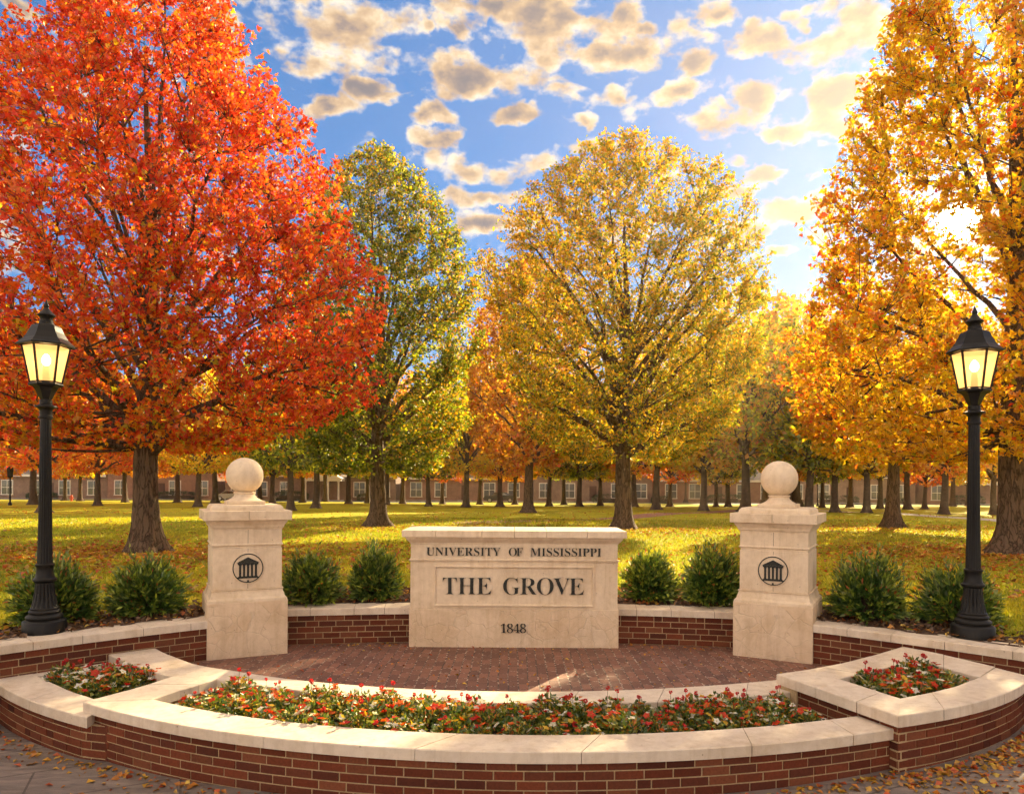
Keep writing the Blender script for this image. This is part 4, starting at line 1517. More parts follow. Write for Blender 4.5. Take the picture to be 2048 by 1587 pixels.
def col_red(c, g, u, r):
    a = pick(g, len(c), [(5, RED), (5, ORG), (1.6, DRED), (1, AMB), (.5, YEL)])
    b = pick(g, len(c), [(3, ORG), (2, AMB), (2, GLD), (1, YEL), (1, LIM), (1.2, RED)])
    f = np.clip(.95 - u * 1.5 + .8 * (patch(c, g, .7) - .5) - .12 * c[:, 0] * (c[:, 0] > 0) * .5, 0, .85)
    hot = np.clip((r - .55) * 1.2, 0, .5) * (c[:, 0] > -1)
    f = np.clip(f - hot, 0, 1)
    return np.where((g.uniform(0, 1, len(c)) < f)[:, None], b, a)


def col_green(c, g, u, r):
    a = pick(g, len(c), [(6, GRN), (2.4, DGR), (1.6, LIM), (.3, GLD)])
    b = pick(g, len(c), [(3, LIM), (3, GLD), (2, YEL), (1, AMB), (1.5, GRN)])
    f = np.clip(.06 + .50 * np.clip(u - .45, 0, 1) * 1.6 + .5 * (patch(c, g, .6) - .45) + .10 * c[:, 0] * (u < .6), .05, .9)
    return np.where((g.uniform(0, 1, len(c)) < f)[:, None], b, a)


def col_yellow(c, g, u, r):
    a = pick(g, len(c), [(3.2, YEL), (2.4, GLD), (4, LIM), (3.2, GRN)])
    b = pick(g, len(c), [(1, AMB), (4, GLD), (2, YEL), (1, LIM)])
    f = np.clip(.15 + .75 * (u - .45) + .5 * (patch(c, g, .6) - .5) - .06 * c[:, 0], .05, .9)
    return np.where((g.uniform(0, 1, len(c)) < f)[:, None], b, a)


def col_gold(c, g, u, r):
    a = pick(g, len(c), [(4, GLD), (.9, AMB), (6, YEL), (.3, ORG), (1.2, LIM)])
    b = pick(g, len(c), [(3, ORG), (4, AMB), (.8, RED)])
    f = np.clip((r - .70) * 1.6 * (c[:, 0] < 0) + .4 * (patch(c, g, .6) - .6), .02, .7)
    return np.where((g.uniform(0, 1, len(c)) < f)[:, None], b, a)


def col_mix(tab1, tab2, bias=.0):
    def f_(c, g, u, r):
        a, b = pick(g, len(c), tab1), pick(g, len(c), tab2)
        f = np.clip(.4 + bias + 1.0 * (patch(c, g, .5) - .5) + .35 * (u - .5), .05, .95)
        return np.where((g.uniform(0, 1, len(c)) < f)[:, None], b, a)
    return f_


sd = np.array(ray(1920, 445))
SUN = sd / np.linalg.norm(sd)

# the five trees nearest the court
p = on_lawn(293, 1106)
tree('maple_tree', 'tall maple in full red and orange leaf behind the left lamp post', 'tree', p,
     grow(21, 14.2, .30, 2.4, 4.85, [(0, .50), (.10, .93), (.22, 1), (.4, .92), (.6, .75), (.8, .47), (.93, .26), (1, .06)], 32, 340, 6400, 64000, (.085, .132), col_red, .155, True, shell=.28, lf=.85, bright=1.12,
          droop=.3), M['bark'])
p = on_lawn(757, 1053)
tree('oak_tree', 'tall green tree with yellowing top between the red maple and the golden tree', 'tree', p,
     grow(22, 16.2, .34, 2.3, 4.5, [(0, .55), (.14, .95), (.34, 1), (.58, .90), (.78, .62), (.9, .42), (1, .07)], 26, 300, 5000, 60000, (.11, .18), col_green, .17, flare=1.0), M['bark'])
p = on_lawn(1248, 1059)
tree('golden_tree', 'wide golden yellow tree with many rising limbs, standing behind the right half of the sign', 'tree', p,
     grow(23, 14.9, .33, 2.6, 4.95, [(0, .45), (.12, .86), (.28, 1), (.52, 1), (.70, .86), (.85, .62), (.95, .36), (1, .08)], 36, 330, 6000, 72000, (.095, .155), col_yellow, .185, flare=.75, bright=.98), M['bark'])
p4 = on_lawn(2028, 1109)
hole = (np.array([0, 0, CZ]) - np.array(p4), SUN, .36)
tree('elm_tree', 'big golden tree at the right edge with the low sun shining through its crown', 'tree', p4,
     grow(24, 17.2, .36, 2.3, 4.95, [(0, .55), (.10, .97), (.31, 1), (.52, .90), (.70, .68), (.85, .42), (1, .08)], 30, 340, 6400, 64000, (.09, .145), col_gold, .17, True, hole=hole, flare=1.0, shell=.33, lf=.66, bright=1.15), M['bark'])
p = on_lawn(1785, 1056)
tree('young_tree', 'smaller amber tree standing alone between the right pillar and right lamp post', 'tree', p,
     grow(25, 10.2, .30, 2.9, 4.1, [(0, .5), (.15, .9), (.4, 1), (.7, .85), (.9, .5), (1, .1)], 20, 200, 1800, 20000, (.17, .26), col_gold, .30, flare=.9), M['bark'])
p = on_lawn(1057, 1025)
tree('amber_tree', 'amber brown tree behind the middle of the sign, left of the golden tree', 'tree', p,
     grow(26, 18.0, .34, 3.4, 4.6, [(0, .5), (.15, .95), (.4, 1), (.7, .8), (.9, .45), (1, .1)], 22, 220, 2000, 20000, (.24, .36), col_mix([(3, AMB), (2, GLD), (1, BRN), (1, ORG)], [(3, GLD), (2, YEL), (1, AMB)]), .20), M['bark'])

# trees across the lawn: five kinds of crown, copied
kinds = {
    'gold': col_mix([(4, YEL), (2, GLD), (2, LIM)], [(3, GLD), (2, YEL), (1, AMB)]),
    'orange': col_mix([(3, ORG), (2, AMB), (1, RED)], [(3, AMB), (2, GLD), (1, YEL)]),
    'green': col_mix([(3, GRN), (2, LIM), (2, DGR)], [(2, LIM), (2, GLD), (1, YEL)], -.15),
    'amber': col_mix([(3, AMB), (2, GLD), (1, ORG)], [(3, GLD), (1, YEL), (1, BRN)]),
    'olive': col_mix([(3, GRN), (2, BRN), (1, LIM)], [(2, LIM), (2, BRN), (2, AMB)], .0),
}
profA = [(0, .45), (.12, .85), (.32, 1), (.6, .92), (.8, .68), (.93, .4), (1, .1)]
arr = {k: grow(40 + i, 15.5, .32, 3.6, 5.2, profA, 18, 130, 1000, 8000, (.28, .46), c, .21, sides=10, bright=1.75 if k == 'olive' else 1.35) for i, (k, c) in enumerate(kinds.items())}
protos = {}
far = [  # px, py, kind, scale, label
    (66, 1009, 'orange', .95, 'thick trunked orange tree on the far lawn, leftmost of the distant row'),
    (87, 1025, 'orange', .80, 'orange tree on the lawn hidden behind the left lamp post'),
    (195, 1011, 'orange', .80, 'orange tree on the far lawn between the left lamp post and the red maple trunk'),
    (250, 1004, 'amber', .95, 'distant amber tree just left of the red maple trunk'),
    (355, 1004, 'amber', .9, 'distant amber tree just right of the red maple trunk'),
    (396, 1013, 'gold', .82, 'golden tree on the far lawn between the red maple trunk and the left pillar'),
    (430, 1006, 'olive', .9, 'dark slim tree close behind the left pillar on its left'),
    (545, 1008, 'olive', .9, 'dark slim distant tree just right of the ball of the left pillar'),
    (581, 1021, 'green', .86, 'green tree on the lawn first to the right of the left pillar'),
    (632, 1016, 'green', .92, 'green tree on the lawn second to the right of the left pillar'),
    (650, 1003, 'olive', 1.0, 'distant tree before the white porch with columns, its left side'),
    (697, 1007, 'gold', .85, 'yellow green tree before the white porch, left of the tall green tree'),
    (772, 1009, 'amber', .92, 'distant orange tree just right of the tall green tree trunk'),
    (857, 1012, 'green', .72, 'slim green tree far behind the left end of the sign'),
    (932, 1014, 'gold', .95, 'yellow green tree far behind the left part of the sign'),
    (1000, 1013, 'amber', .80, 'slim amber tree far behind the sign, just left of the amber brown tree'),
    (1098, 1012, 'gold', .80, 'yellow tree far behind the sign, just right of the amber brown tree'),
    (1158, 1012, 'green', .85, 'yellow green tree far behind the sign, midway to the golden tree trunk'),
    (1200, 1011, 'gold', .80, 'yellow tree far behind the sign, just left of the golden tree trunk'),
    (1268, 1013, 'amber', .90, 'distant tree just right of the golden tree trunk'),
    (1312, 1019, 'gold', .95, 'bright yellow tree, first standing clear to the right of the golden tree trunk'),
    (1370, 1005, 'gold', 1.05, 'pale yellow distant tree between two nearer ones right of the golden tree'),
    (1407, 1021, 'gold', .95, 'yellow tree on the lawn midway between the golden tree trunk and the right pillar'),
    (1456, 1013, 'green', .85, 'small olive tree on the far lawn left of the right pillar'),
    (1492, 1023, 'olive', 1.22, 'tall brown olive tree on the lawn just left of the ball of the right pillar'),
    (1532, 1010, 'olive', 1.5, 'tall dark distant tree close behind the ball of the right pillar'),
    (1618, 1024, 'green', .95, 'olive yellow tree on the lawn first to the right of the right pillar'),
    (1669, 1024, 'gold', .85, 'yellow tree on the lawn second to the right of the right pillar'),
    (1700, 1014, 'amber', .9, 'distant amber tree between the right pillar and the smaller amber tree'),
    (1733, 1025, 'gold', .86, 'yellow tree on the lawn just left of the smaller amber tree'),
    (1815, 1018, 'amber', .95, 'thick trunked amber tree on the far lawn just right of the smaller amber tree'),
    (1888, 1028, 'amber', .86, 'amber tree on the lawn just left of the right lamp post'),
    (1905, 1012, 'gold', 1.0, 'distant golden tree behind the right lamp post'),
    (1987, 1029, 'gold', .72, 'slim golden tree between the right lamp post and the big right hand trunk'),
    (2070, 1016, 'amber', 1.0, 'amber tree at the far right edge behind the big right hand trunk'),
    (1592, 1013, 'orange', 1.42, 'tall hazy orange topped tree in the gap just right of the right pillar ball'),
    (-40, 1014, 'orange', 1.0, 'orange tree at the far left edge beyond the left lamp post'),
]
G_FAR = 'trees across the far lawn'
for i, (px, py, kd, sc, lab) in enumerate(far):
    loc = on_lawn(px, py)
    sc = sc * (.94 + .12 * random.random())
    if kd not in protos:
        t = tree('shade_tree', lab, 'tree', loc, arr[kd], M['bark_far'], G_FAR)
        t.matrix_basis = Matrix.Translation(loc) @ Matrix.Rotation(random.uniform(0, 6.28), 4, 'Z') @ Matrix.Scale(sc, 4)
        protos[kd] = t
    else:
        dup(protos[kd], loc, random.uniform(0, 6.28), sc, lab, G_FAR)
# slim trees filling the distant rows
for i, px in enumerate((-15, 130, 160, 300, 480, 520, 605, 735, 805, 885, 960, 1030, 1128, 1235, 1340, 1432, 1580, 1645, 1760, 1850, 1935, 2030)):
    y = 74 + (i * 37 % 19)
    x = (px - CX) / F * y
    dup(protos[('gold', 'amber', 'green', 'gold', 'orange')[i % 5] if px > 450 else ('amber', 'orange', 'gold')[i % 3]], (x, y, float(gz(x, y))), random.uniform(0, 6.28), random.uniform(.66, .86),
        'slim autumn tree standing deep in the distant rows before the brick houses', 'slim trees of the distant rows')
# a loose belt of trees behind the houses
for i in range(20):
    x = -118 + i * 12.4 + random.uniform(-2.5, 2.5)
    y = 127 + random.uniform(0, 12)
    kd = random.choice(['amber', 'olive', 'green', 'gold', 'amber', 'orange'] if x < 60 else ['gold', 'amber', 'orange'])
    dup(protos[kd], (x, y, float(gz(x, y))), random.uniform(0, 6.28), random.uniform(.9, 1.2),
        'autumn tree in the belt of trees rising behind the brick houses', 'belt of trees behind the houses')

# ------------------------------------------------------------------ evergreen shrubs
def shrub_arrays(seed, rx, h):
    g = np.random.default_rng(seed)
    ns = int(g.integers(430, 620))
    # sprays leave the heart of the shrub and end on a rounded outline
    az = g.uniform(0, 2 * np.pi, ns)
    el = np.arcsin(g.uniform(-.12, 1, ns) ** 1.0)
    k = 1 + .13 * np.sin(3 * az + g.uniform(0, 6)) + .08 * np.sin(5 * az + 4 * el)
    tipr = g.uniform(.45, 1.0, ns) ** .5 * k
    tall = g.uniform(0, 1, ns) < .05
    tip = np.stack([rx * tipr * np.cos(el) * np.cos(az), rx * tipr * np.cos(el) * np.sin(az), .14 * h + h * .82 * tipr * np.sin(el)], 1)
    tip[tall, 2] += g.uniform(.05, .22, tall.sum()) * (tip[tall, 2] > .4 * h)
    base = np.stack([tip[:, 0] * .42, tip[:, 1] * .42, .06 + tip[:, 2] * .42], 1)
    per = 15
    s = np.repeat(np.linspace(.08, 1, per)[None], ns, 0) + g.normal(0, .02, (ns, per))
    c = (base[:, None] + (tip - base)[:, None] * s[..., None]).reshape(-1, 3)
    dT = np.repeat(unit(tip - base), per, 0)
    n = len(c)
    d = unit(dT * .95 + unit(g.normal(0, 1, (n, 3))) * .62 + np.array([0, 0, .18]))
    nn = unit(g.normal(0, 1, (n, 3)) + np.array([0, 0, .4]))
    L = g.uniform(.055, .095, n)
    V, Fq = kites(c, d, nn, L, L * .30, .12, .1)
    sf = s.reshape(-1)
    young = np.clip((sf - .72) * 2.2, 0, 1) * g.uniform(.2, 1, n)
    col = (1 - young[:, None]) * np.array([.06, .13, .018]) + young[:, None] * np.array([.50, .54, .035])
    odd = g.uniform(0, 1, n) < .02
    col[odd] = np.array([.42, .10, .03])
    col *= g.uniform(.6, 1.35, (n, 1))
    st = [(np.stack([np.zeros(3) + [0, 0, -.06], b * .6, b]), np.array([.012, .008, .004])) for b in base[::7]]
    SV, SF = tubes(st, 4)
    return (SV, SF), (V, Fq, np.repeat(col, 4, 0))


shr = [(110, 1243, .47, .80, 'dark evergreen shrub behind the base of the left lamp post'),
       (293, 1228, .47, .76, 'round evergreen shrub in front of the red maple trunk, left of the left pillar'),
       (624, 1203, .43, .70, 'evergreen shrub just right of the left pillar'),
       (748, 1198, .37, .78, 'evergreen shrub just left of the sign stone'),
       (1300, 1200, .40, .76, 'evergreen shrub just right of the sign stone'),
       (1424, 1207, .45, .84, 'evergreen shrub just left of the right pillar'),
       (1738, 1238, .48, .90, 'bright tipped evergreen shrub right of the right pillar'),
       (1918, 1250, .50, .80, 'dark evergreen shrub behind the base of the right lamp post')]
for i, (px, py, rx, h, lab) in enumerate(shr):
    x, y = at(px, py, .40)
    t = thing('evergreen_shrub', lab, 'shrub', (x, y, float(gz(x, y)) + .015), 0, 'evergreen shrubs behind the wall')
    (SV, SF), (V, Fq, lc) = shrub_arrays(70 + i, rx * .94, h * .94)
    link('stem', mesh_np('stem', SV, [SF], smooth=True, mats=[M['bark_far']]), t)
    link('foliage', mesh_np('foliage', V, [Fq], col=lc, mats=[M['shrub']]), t)

# ------------------------------------------------------------------ bedding flowers
def plant_arrays(seed):
    g = np.random.default_rng(seed)
    n = 420
    az = g.uniform(0, 2 * np.pi, n)
    q = g.uniform(0, 1, n) ** .5
    c = np.stack([.17 * q * np.cos(az), .15 * q * np.sin(az), .01 + g.uniform(0, 1, n) ** .7 * .23 * (1 - .55 * q * q)], 1)
    d = unit(np.stack([np.cos(az) * q, np.sin(az) * q, g.uniform(.2, 1.1, n)], 1) + g.normal(0, .45, (n, 3)))
    nn = unit(g.normal(0, .8, (n, 3)) + np.array([0, 0, .8]))
    L = g.uniform(.022, .062, n)
    V, Fq = kites(c, d, nn, L, L * g.uniform(.3, .65, n), .14, .25)
    col = pick(g, n, [(3, (.045, .10, .016)), (3, (.09, .16, .018)), (3, (.26, .27, .02)), (1.6, (.50, .36, .02)), (.8, (.55, .16, .02))])
    return V, Fq, np.repeat(col * g.uniform(.7, 1.2, (n, 1)), 4, 0)


def blossom_arrays(seed, col, rad, npet, cup, eye):
    g = np.random.default_rng(seed)
    a = np.arange(npet) * 2 * np.pi / npet
    d = unit(np.stack([np.cos(a), np.sin(a), np.full(npet, cup)], 1))
    V, Fq = kites(np.zeros((npet, 3)), d, np.repeat([[0, 0, 1.]], npet, 0) + g.normal(0, .1, (npet, 3)), np.full(npet, rad), np.full(npet, rad * .85), .1, .12)
    cc = np.repeat(np.array([col]), len(V), 0) * g.uniform(.85, 1.1, (len(V), 1))
    # centre
    e = np.array([(.18, 0, .12), (0, .18, .12), (-.18, 0, .12), (0, -.18, .12), (0, 0, .28)]) * rad
    ef = np.array([(0, 1, 4), (1, 2, 4), (2, 3, 4), (3, 0, 4)]) + len(V)
    # stalk
    st = np.array([(.002, 0, 0), (-.001, .002, 0), (-.001, -.002, 0), (.002, 0, -.12), (-.001, .002, -.12), (-.001, -.002, -.12)])
    sf = np.array([(0, 1, 4), (0, 4, 3), (1, 2, 5), (1, 5, 4), (2, 0, 3), (2, 3, 5)]) + len(V) + 5
    V2 = np.concatenate([V, e, st])
    c2 = np.concatenate([cc, np.repeat([eye], 5, 0), np.repeat([[.06, .10, .015]], 6, 0)])
    return V2, np.concatenate([Fq, ef, sf]), c2


def pom_arrays(seed, col, rad, stalk):
    g = np.random.default_rng(seed)
    n = 26
    d = unit(g.normal(0, 1, (n, 3)))
    V, Fq = kites(d * rad * .25, d, unit(g.normal(0, 1, (n, 3))), np.full(n, rad * .85), np.full(n, rad * .8), .1, .1)
    cc = np.repeat(np.array([col]), len(V), 0) * np.repeat(g.uniform(.7, 1.15, (n, 1)), 4, 0)
    st = np.array([(.002, 0, 0), (-.001, .002, 0), (-.001, -.002, 0), (.012, 0, -stalk), (.008, .002, -stalk), (.008, -.002, -stalk)])
    sf = np.array([(0, 1, 4), (0, 4, 3), (1, 2, 5), (1, 5, 4), (2, 0, 3), (2, 3, 5)]) + len(V)
    return np.concatenate([V, st]), np.concatenate([Fq, sf]), np.concatenate([cc, np.repeat([[.08, .10, .02]], 6, 0)])


pl_me = []
for i in range(5):
    V, Fq, lc = plant_arrays(100 + i)
    pl_me.append(mesh_np('foliage', V, [Fq], col=lc, mats=[M['shrub']]))
bl_me = []
for i, (c, r, n, cup, eye) in enumerate([((.62, .045, .012), .044, 5, .35, (.5, .2, .02)), ((.66, .11, .010), .042, 5, .6, (.5, .25, .02)), ((.58, .02, .02), .038, 6, .9, (.3, .02, .02)),
                                         ((.78, .76, .70), .040, 5, .3, (.6, .45, .05)), ((.76, .75, .66), .034, 5, .6, (.6, .5, .05)), ((.66, .42, .03), .032, 5, .4, (.5, .3, .02))]):
    V, Fq, lc = blossom_arrays(120 + i, c, r, n, cup, eye)
    bl_me.append(mesh_np('blossom', V, [Fq], col=lc, mats=[M['petal']]))
pm_me = []
for i in range(3):
    V, Fq, lc = pom_arrays(130 + i, (.60, .03, .035), .021, .16 + .03 * i)
    pm_me.append(mesh_np('pompon_bloom', V, [Fq], col=lc, mats=[M['petal']]))


def plant(x, y, z, lab, group, sc, back):
    t = thing('bedding_plant', lab, 'flower', (x, y, z), random.uniform(0, 6.28), group)
    t.matrix_basis = t.matrix_basis @ Matrix.Scale(sc, 4)
    link('foliage', random.choice(pl_me), t)
    for k in range(random.randint(10, 14)):
        o = link('blossom', bl_me[random.choice((0, 0, 1, 1, 2, 3, 3, 4, 5))], t)
        a, q = random.uniform(0, 6.28), random.uniform(.1, 1) ** .6
        o.matrix_basis = Matrix.Translation((.17 * q * math.cos(a), .16 * q * math.sin(a), .10 + .145 * (1 - q * q * .8) + random.uniform(-.02, .02))) @ Matrix.Rotation(random.uniform(0, 6.28), 4, 'Z') @ Matrix.Rotation(random.uniform(-.2, .9), 4, 'Y')
    for k in range(random.choice((1, 1, 2, 2)) if back else random.choice((0, 0, 1))):
        o = link('pompon_bloom', random.choice(pm_me), t)
        a, q = random.uniform(0, 6.28), random.uniform(0, .9)
        o.matrix_basis = Matrix.Translation((.15 * q * math.cos(a), .15 * q * math.sin(a), random.uniform(.255, .31))) @ Matrix.Rotation(random.uniform(0, 6.28), 4, 'Z')


fa, fb = Line(front_in), Line(offset(ring2_a, -.02))
LF_ = 'red and white bedding plant in the long curved front planter'
for row, nrow in ((.17, 21), (.48, 21), (.80, 20)):
    for k in range(nrow):
        u = (k + .5 + random.uniform(-.25, .25)) / nrow
        u = .035 + u * .895
        a, b = fa.p(u * fa.L * .985 + .0), fb.p(u * fb.L * .985)
        q = a + (b - a) * (row + random.uniform(-.05, .05))
        plant(q[0], q[1], ZR - .15, LF_, 'flowers in the front planter', random.uniform(.70, 1.04), row > .6)


def quad_bed(cor, z, lab, group, n1, n2):
    c = [np.array(q) for q in cor]
    for i in range(n1):
        for j in range(n2):
            u, v = (i + .5 + random.uniform(-.2, .2)) / n1, (j + .5 + random.uniform(-.2, .2)) / n2
            u, v = .1 + .8 * u, .1 + .8 * v
            q = (c[0] * (1 - u) + c[1] * u) * (1 - v) + (c[3] * (1 - u) + c[2] * u) * v
            plant(q[0], q[1], z, lab, group, random.uniform(.85, 1.1), v > .55)


zs = zr - .19
quad_bed([at(1801, 1396, zr), at(1955, 1354, zr), at(1829, 1322, zr), at(1682, 1356, zr)], zs, 'red and white bedding plant in the raised right planter', 'flowers in the right planter', 4, 4)
zs = zl - .15
quad_bed([at(188, 1393, zl), at(335, 1356, zl), at(215, 1330, zl), at(80, 1350, zl)], zs, 'red and white bedding plant in the lower left planter', 'flowers in the left planter', 4, 4)

# ------------------------------------------------------------------ grass and fallen leaves
g = np.random.default_rng(5)
n = 260000
y = 6.2 + (40 - 6.2) * g.uniform(0, 1, n) ** 1.45
x = g.uniform(-1, 1, n) * (.80 * y + 1.5)
ok = y > np.array([wall_y(min(abs(a), 5.9)) for a in x]) + .34 + 1.42
x, y = x[ok], y[ok]
c = np.stack([x, y, gz(x, y) - .005], 1)
n = len(c)
d = unit(g.normal(0, .45, (n, 3)) * [1, 1, .2] + np.array([0, 0, 1.0]))
nn = unit(g.normal(0, 1, (n, 3)) * [1, 1, .1] + np.array([0, -.4, 0]))
L = g.uniform(.035, .085, n) * (1 + .012 * y)
V, Fq = kites(c, d, nn, L, L * .0 + .011 * (1 + y * .05), .0, .0)
pt = .5 + .5 * np.sin(x * .9 + 1.3 * np.sin(y * .5)) * np.cos(y * .7 + x * .3)
f = np.clip(pt * .7 + g.normal(0, .22, n), 0, 1)[:, None]
col = (1 - f) * np.array([.25, .31, .016]) + f * np.array([.58, .47, .018])
col *= g.uniform(.7, 1.25, (n, 1))
link('grass', mesh_np('grass', V, [Fq], col=np.repeat(col, 4, 0), mats=[M['grass']]), None, 0, 'stuff')

LEAFC = [(4, (.55, .30, .03)), (3, (.52, .19, .02)), (2, (.45, .08, .02)), (2, (.28, .13, .04)), (1, (.60, .42, .06))]


def litter(name, x, y, z, lo, hi, flat=.25, table=LEAFC):
    n = len(x)
    c = np.stack([x, y, z], 1)
    a = g.uniform(0, 2 * np.pi, n)
    d = unit(np.stack([np.cos(a), np.sin(a), g.normal(0, flat, n)], 1))
    nn = unit(g.normal(0, flat, (n, 3)) + np.array([0, 0, 1.0]))
    L = g.uniform(lo, hi, n)
    V, Fq = kites(c - d * L[:, None] * .5, d, nn, L, L * g.uniform(.5, .85, n), .22, .12)
    col = pick(g, n, table) * g.uniform(.7, 1.2, (n, 1))
    return link(name, mesh_np(name, V, [Fq], col=np.repeat(col, 4, 0), mats=[M['litter']]), None, 0, 'stuff')


# on the lawn: everywhere thinly, thick under the near trees
xs_, ys_ = [], []
m = 7500
yy = 10.5 + 45 * g.uniform(0, 1, m) ** 1.5
xx = g.uniform(-1, 1, m) * (.8 * yy + 1)
xs_.append(xx); ys_.append(yy)
for (tx, ty), k, s in ((on_lawn(293, 1106)[:2], 3400, 3.0), (p4[:2], 3600, 2.8), (on_lawn(1248, 1059)[:2], 1500, 3.0), (on_lawn(757, 1053)[:2], 1000, 3.0), (on_lawn(1785, 1056)[:2], 1500, 3.0)):
    xs_.append(tx + g.normal(0, s, k)); ys_.append(ty + g.normal(-.4, s * .7, k))
xx, yy = np.concatenate(xs_), np.concatenate(ys_)
ok = yy > np.array([wall_y(min(abs(a), 5.9)) for a in xx]) + .5
xx, yy = xx[ok], yy[ok]
litter('fallen_leaves', xx, yy, gz(xx, yy) + .03 + g.uniform(0, .03, len(xx)), .07, .15, .35)
# mulch chips and leaves behind the wall
m = 5200
xx = g.uniform(-6.5, 6.5, m)
yy = np.array([wall_y(min(abs(a), 5.9)) for a in xx]) + .36 + g.uniform(0, 1.55, m)
litter('mulch_chips', xx, yy, gz(xx, yy) + .035 + g.uniform(0, .02, m), .03, .10, .5, [(6, (.10, .05, .025)), (3, (.16, .08, .035)), (1.3, (.50, .22, .03)), (1, (.42, .10, .02)), (.8, (.55, .36, .05))])
# on the outer pavement, gathered along the foot of the planters
base = Line(np.vstack([offset(l1a, .02), offset(front_out, .02)[6:], offset(r3a, .02)[2:]]))
m = 900
s_ = g.uniform(0, 1, m) ** .8 * base.L
q = base.p(s_) + base.n(s_) * np.abs(g.exponential(.11, m))[:, None]
m2 = 520
q2 = np.stack([g.uniform(-7, 7, m2), g.uniform(1.5, 7, m2)], 1)
m3 = 560
s3 = base.L * g.uniform(.78, 1, m3)
q3 = base.p(s3) + base.n(s3) * np.abs(g.normal(0, .42, m3))[:, None]
q = np.concatenate([q, q2, q3])
zq = np.array([gp(a) for a in q[:, 0]]) + .008
# keep those outside the planters
prj = np.array([min(range(0, len(base.P), 3), key=lambda i: (base.P[i][0] - a[0]) ** 2 + (base.P[i][1] - a[1]) ** 2) for a in q])
nb = base.n(base.d[prj])
ok = ((q - base.P[prj]) * nb).sum(1) > .0
litter('fallen_leaves', q[ok][:, 0], q[ok][:, 1], zq[ok], .025, .075, .3)
# a few on the plaza and on the coping
m = 420
xx, yy = g.uniform(-3.6, 3.6, m), g.uniform(6.9, 9.5, m)
edge = g.uniform(0, 1, m) < .35
yy[edge] = np.array([wall_y(a) for a in xx[edge]]) - g.exponential(.08, edge.sum()) - .02
rb_ = Line(ring2_b)
ring_y = np.interp(xx, rb_.P[:, 0], rb_.P[:, 1])
ok = (yy > ring_y + .05) & (yy < np.array([wall_y(a) for a in xx]) - .03) & ~((np.abs(xx) > 2.5) & (yy > 8.3))
litter('fallen_leaves', xx[ok], yy[ok], np.full(ok.sum(), ZP + .008), .02, .055, .25)
# ------------------------------------------------------------------ houses across the road
M['house_brick'] = plain_mat('house_brick', (.27, .155, .115), .9, var=.25, scale=1.2)
M['house_brick2'] = plain_mat('house_brick_brown', (.24, .16, .125), .9, var=.25, scale=1.2)
M['white_paint'] = plain_mat('white_paint', (.74, .71, .66), .6, var=.06, scale=2)
M['roofing'] = plain_mat('roof_shingle', (.13, .11, .10), .9, var=.3, scale=3)
M['window_glass'] = plain_mat('window_glass', (.09, .10, .11), .08, 0, .8)
M['door_paint'] = plain_mat('door_paint', (.08, .035, .03), .5)
M['hedge'] = M['shrub']


def window(parent, x, z0, w, h, y):
    mb = MB()
    f = .11
    mb.box(x - w / 2 - f, x + w / 2 + f, y - .07, y + .05, z0 + h, z0 + h + f)
    mb.box(x - w / 2 - f - .05, x + w / 2 + f + .05, y - .12, y + .05, z0 - f, z0)
    for sx_ in (-1, 1):
        a = x + sx_ * (w / 2 + f / 2)
        mb.box(a - f / 2, a + f / 2, y - .068, y + .05, z0, z0 + h)
    mb.box(x - .03, x + .03, y - .05, y - .005, z0, z0 + h)
    mb.box(x - w / 2, x - .031, y - .048, y - .005, z0 + h * .5 - .03, z0 + h * .5 + .03)
    mb.box(x + .031, x + w / 2, y - .048, y - .005, z0 + h * .5 - .03, z0 + h * .5 + .03)
    fr = mb.build('window', M['white_paint'], parent)
    mb = MB()
    mb.box(x - w / 2 + .002, x + w / 2 - .002, y - .03, y + .02, z0 + .002, z0 + h - .002)
    mb.build('pane', M['window_glass'], fr)


